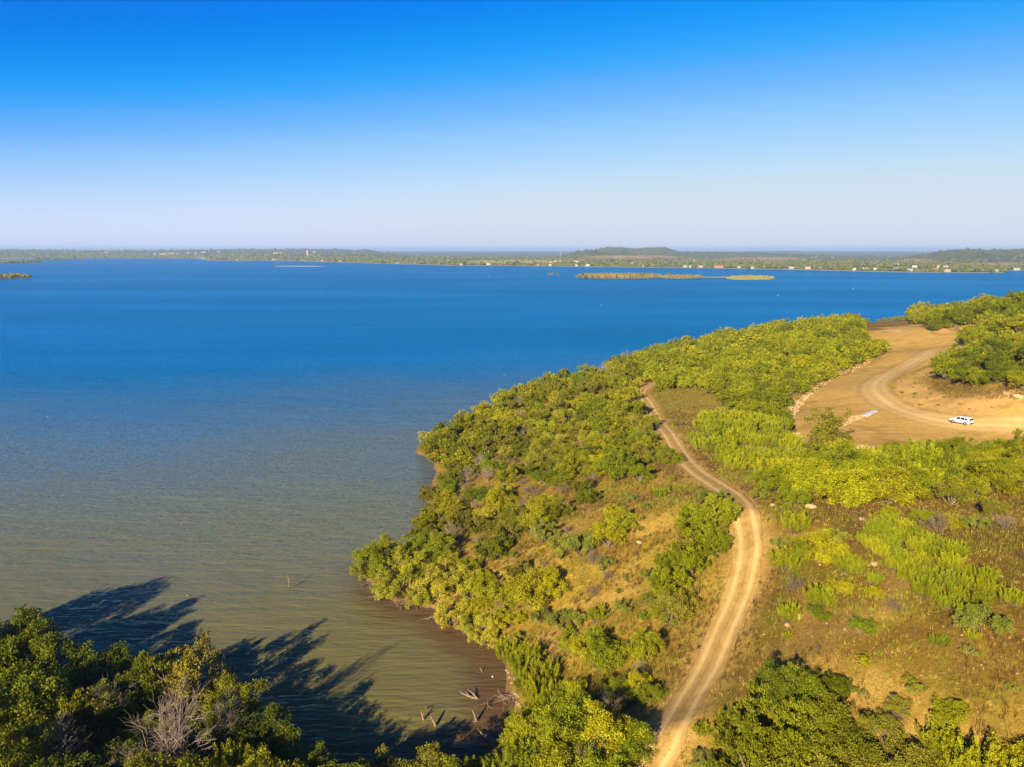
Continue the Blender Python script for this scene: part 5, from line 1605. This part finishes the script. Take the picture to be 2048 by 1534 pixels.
# radio mast
x, y, z, _ = far_ground(1118, 3000.0)
root = link('radio_mast', None); root.location = (x, y, float(z) - 1)
steel = plain('galvanised_steel', (.62, .62, .62), .5, .05)
t_ = MB()
for a in range(3):
    c_, s_ = math.cos(a * 2.094), math.sin(a * 2.094)
    t_.tube([(c_ * .9, s_ * .9, 0), (c_ * .6, s_ * .6, 44)], [.16, .13], 4)
link('pole', t_.mesh('mast_legs', steel), root)
t_ = MB()
for k in range(22):
    a0, a1 = (k % 3) * 2.094, ((k + 1) % 3) * 2.094
    t_.tube([(math.cos(a0) * .85, math.sin(a0) * .85, k * 2.), (math.cos(a1) * .8, math.sin(a1) * .8, k * 2. + 2)], [.08, .08], 3)
link('brace', t_.mesh('mast_braces', steel), root)
tag(root, 'thin lattice radio mast behind the far town', 'mast')
# wind turbines on the skyline, far left
white_t = plain('white_turbine', (.78, .78, .78), .5, .02)
tw = MB(); tw.tube([(0, 0, 0), (0, 0, 46)], [1.6, 1.0], 8)
nac = MB(); nac.box((0, -1, 46.5), (2.2, 6, 2.4))
tw_m, na_m = tw.mesh('turbine_tower', white_t), nac.mesh('nacelle', white_t)
for i, px in enumerate([72, 95, 106, 120, 134, 148]):
    x, y, z, _ = far_ground(px, 8600.0 + 150 * (i % 3))
    root = link('wind_turbine', None); root.location = (x, y, 44.0 - 3 * (i % 2))
    root.scale = (.62, .62, .62)
    link('tower', tw_m, root); link('nacelle', na_m, root)
    for k in range(3):
        a = k * 2.094 + i * .7
        bl = MB(); bl.tube([(0, -4.2, 46.5), (math.cos(a) * 8, -4.2, 46.5 + math.sin(a) * 8), (math.cos(a) * 24, -4.2, 46.5 + math.sin(a) * 24)], [.6, 1.0, .25], 4)
        link('blade', bl.mesh('blade', white_t), root)
    tag(root, f'tiny white wind turbine on the far left skyline, {ordinal(i + 1)} from left', 'wind turbine', 'wind turbines on the skyline')

# ------------------------------------------------------------------ islands, spits and headlands
def islet(name, px0, px1, yb, yt, zt, mat, seed):
    """low land whose waterline fills the picture strip px0..px1, yb..yt"""
    n = 60
    th = np.linspace(0, 2 * math.pi, n, endpoint=False)
    cx_, cyy = (px0 + px1) / 2, (yb + yt) / 2
    ring = []
    for t in th:
        k = .82 + .36 * float(fbm(np.array(2 + math.cos(t) * 1.6), np.array(5 + math.sin(t) * 1.6), 3, seed))
        ring.append(at(cx_ + math.cos(t) * (px1 - px0) / 2 * k, cyy + math.sin(t) * (yb - yt) / 2 * k, 0))
    ring = np.array(ring); c = ring.mean(0)
    VV = [np.column_stack([c + (ring - c) * s, np.full(n, z)]) for s, z in ((1.03, -.6), (1.0, .02), (.92, zt * .6), (.6, zt), (.25, zt * 1.1))]
    f = [(i * n + j, i * n + (j + 1) % n, (i + 1) * n + (j + 1) % n, (i + 1) * n + j) for i in range(4) for j in range(n)] + [tuple(4 * n + j for j in range(n))]
    mb_ = MB(); mb_.add(np.concatenate(VV), [q[::-1] for q in f])
    o_ = link(name, mb_.mesh(name, mat, True))
    tag(o_, kind='structure')
    return ring, c


reedm = plain('reedy_island_ground', (.24, .20, .05), .95, .35, .05)
greenm = plain('green_spit_ground', (.30, .28, .05), .95, .3, .04)
headm = plain('headland_ground', (.10, .10, .03), .95, .3, .04)
reed_c = [(.28, .21, .05), (.24, .19, .04), (.20, .20, .03), (.34, .25, .08)]


def reeds(name, ring, c, n, h, cols, label):
    k = rng.integers(len(ring), size=n)
    s = np.sqrt(rng.uniform(0, .9, n))[:, None]
    b = c + (ring[k] - c) * s + rng.normal(0, 1.0, (n, 2))
    b3 = np.column_stack([b, np.full(n, .2)])
    a = rng.uniform(0, 6.28, n)
    sd_ = np.stack([np.cos(a), np.sin(a), a * 0], 1) * rng.uniform(.6, 1.6, (n, 1))
    tip = b3 + np.stack([rng.normal(0, .5, n), rng.normal(0, .5, n), h * rng.uniform(.4, 1.3, n)], 1)
    v = np.stack([b3 - sd_, b3 + sd_, tip], 1).reshape(-1, 3)
    cc = np.array(cols)[rng.integers(len(cols), size=n)]
    o_ = link(name, mesh(name, v, np.arange(3 * n).reshape(-1, 3), M['grass'], False, {'tint': np.full(3 * n, .5), 'col': np.repeat(cc, 3, 0)}))
    return tag(o_, label, 'reeds', None, 'stuff')


rg, c = islet('reed_island', 1150, 1322, 557.5, 549.5, .8, reedm, 1)
reeds('island_reeds', rg, c, 2600, 5.0, reed_c, 'brown reeds and brush covering the low island in the lake')
rg, c = islet('reed_spit', 1318, 1410, 557, 551.5, .5, reedm, 2)
reeds('spit_reeds', rg, c, 900, 3.6, reed_c, 'brown reeds on the island spit in the lake')
rg, c = islet('green_spit', 1400, 1500, 555.5, 553, .3, greenm, 3)
rg, c = islet('grassy_spit', 1452, 1552, 560, 551.5, .3, greenm, 4)
reeds('spit_grass', rg, c, 900, 1.6, [(.34, .30, .05), (.38, .30, .07)], 'green grass on the flat right end of the island')
rg, c = islet('sand_bar', 545, 655, 533.2, 531.6, .15, plain('sand_bar_ground', (.45, .40, .28), .95, .2, .02), 5)
isl = [(1160, 556, 9), (1170, 556, 8), (1184, 556, 6), (1230, 553, 5), (1262, 556, 5), (1271, 556, 6), (1283, 553, 9), (1300, 553, 5), (1338, 553, 8), (1312, 553, 5), (1104, 549.5, 5), (1117, 549.5, 6), (1210, 555, 5), (1246, 553, 4), (1372, 553, 4), (1098, 549, 3)]
for i, (px, py, w) in enumerate(isl):
    x, y = at(px, py, .2)
    o = link('island_shrub', TREES[i % 6])
    s = w / 2 * y / FPX * 1.25
    o.location = (x, y, .1); o.scale = (s, s, s * .95); o.rotation_euler = (0, 0, i)
    pre = {1160: 'largest dark green shrub at the left end of the island', 1283: 'tall dark shrub standing on the middle of the island', 1338: 'dark rounded shrub at the left end of the spit', 1104: 'pale shrub on the left islet beside the island', 1117: 'small green shrub on the right islet beside the island'}.get(px)
    tag(o, pre or f'low brown-green shrub on the lake island, {ordinal(sorted(q[0] for q in isl).index(px) + 1)} island shrub from left', 'shrub', 'shrubs on the lake island')
    if px in (1104, 1098, 1117):
        islet('islet', px - w * .8, px + w * .8, py + .6, py - .6, .2, reedm, 20 + i)
for nm, a, b_, yb, yt, cnt, lb in [('near_headland', -160, 66, 558.5, 551, 160, 'dark wooded headland at the left edge'), ('far_headland', -160, 106, 527, 522.5, 130, 'distant wooded headland at the left edge'), ('farther_headland', 60, 178, 519.5, 517, 70, 'blue wooded headland beyond')]:
    rg, c = islet(nm, a, b_, yb, yt, 2.0, headm, 33)
    VV, FF, bb = [], [], 0
    for j in range(cnt):
        k = rng.integers(len(rg)); s = math.sqrt(rng.uniform(0, .88))
        pxy = c + (rg[k] - c) * s
        v, f = lumps[rng.integers(5)]
        sz = rng.uniform(2.6, 5.0) * (1 if nm == 'near_headland' else 1.8)
        VV.append(v * [sz * 1.3, sz * 1.3, sz * .8] + [pxy[0], pxy[1], .8]); FF.append(f + bb); bb += len(v)
    o = link(nm + '_woods', mesh(nm + '_woods', np.concatenate(VV), np.concatenate(FF), M['far_leaf']))
    tag(o, lb + ', covered by one mass of trees', 'woodland', None, 'stuff')

# ------------------------------------------------------------------ buoys on the open lake
bm_ = MB()
nn = 12
prof = [(0, -.35), (.34, -.25), (.42, 0), (.34, .3), (.16, .55), (.10, 1.1), (0, 1.15)]
vv = [(max(r_, .002) * math.cos(a), max(r_, .002) * math.sin(a), z_) for r_, z_ in prof for a in np.arange(nn) * 2 * math.pi / nn]
bm_.add(vv, [(i * nn + j, i * nn + (j + 1) % nn, (i + 1) * nn + (j + 1) % nn, (i + 1) * nn + j) for i in range(6) for j in range(nn)])
buoy_m = bm_.mesh('buoy', NM('white_buoy').pbr((.85, .83, .82), .4), True)
for i, (px, py, w, lb) in enumerate([(1203, 611, 3.0, 'white buoy in open water below the island'), (1556, 591, 3.0, 'white buoy below the right end of the island'), (1706, 578, 3.0, 'white buoy left of the wooded knoll on open water'), (1835, 569, 2.4, 'small white buoy nearest the wooded knoll'), (645, 583, 2.6, 'white buoy left of centre on open water'), (450, 564, 2.4, 'white buoy far left below the low tree line'),
                                     (337, 553, 2.2, 'faint white buoy left of the other left buoys'), (244, 548, 2.2, 'tiny white buoy near the left headland'), (978, 553, 2.4, 'small white buoy below the yellow field'), (1008, 750, 5.0, 'flat white patch on the water off the wooded shore'), (95, 833, 3.0, 'single white buoy at the left edge of the water')]):
    x, y = at(px, py, 0)
    o = link('buoy', buoy_m)
    s = w * y / FPX / .9 * .38
    o.location = (x, y, 0); o.scale = (s, s, s) if w < 4 else (s, s, s * .25)  # the widest is a buoy mesh flattened to stand for a whitish dash
    tag(o, lb, 'buoy', 'buoys on the lake')

# ------------------------------------------------------------------ air
def haze():
    m = NM('haze_air')
    v = m.n('VolumePrincipled')
    v.inputs['Color'].default_value = (.42, .64, 1.0, 1)
    v.inputs['Density'].default_value = 8.5e-5
    v.inputs['Anisotropy'].default_value = 0.0
    m.l(v.outputs[0], m.out.inputs['Volume'])
    b = MB(); b.box((0, 11500, 52 - 2.2), (70000, 31000, 108))
    o_ = link('haze', b.mesh('haze', m.m))
    tag(o_, 'thin blue haze in the air over the lake', 'haze', None, 'stuff')


haze()
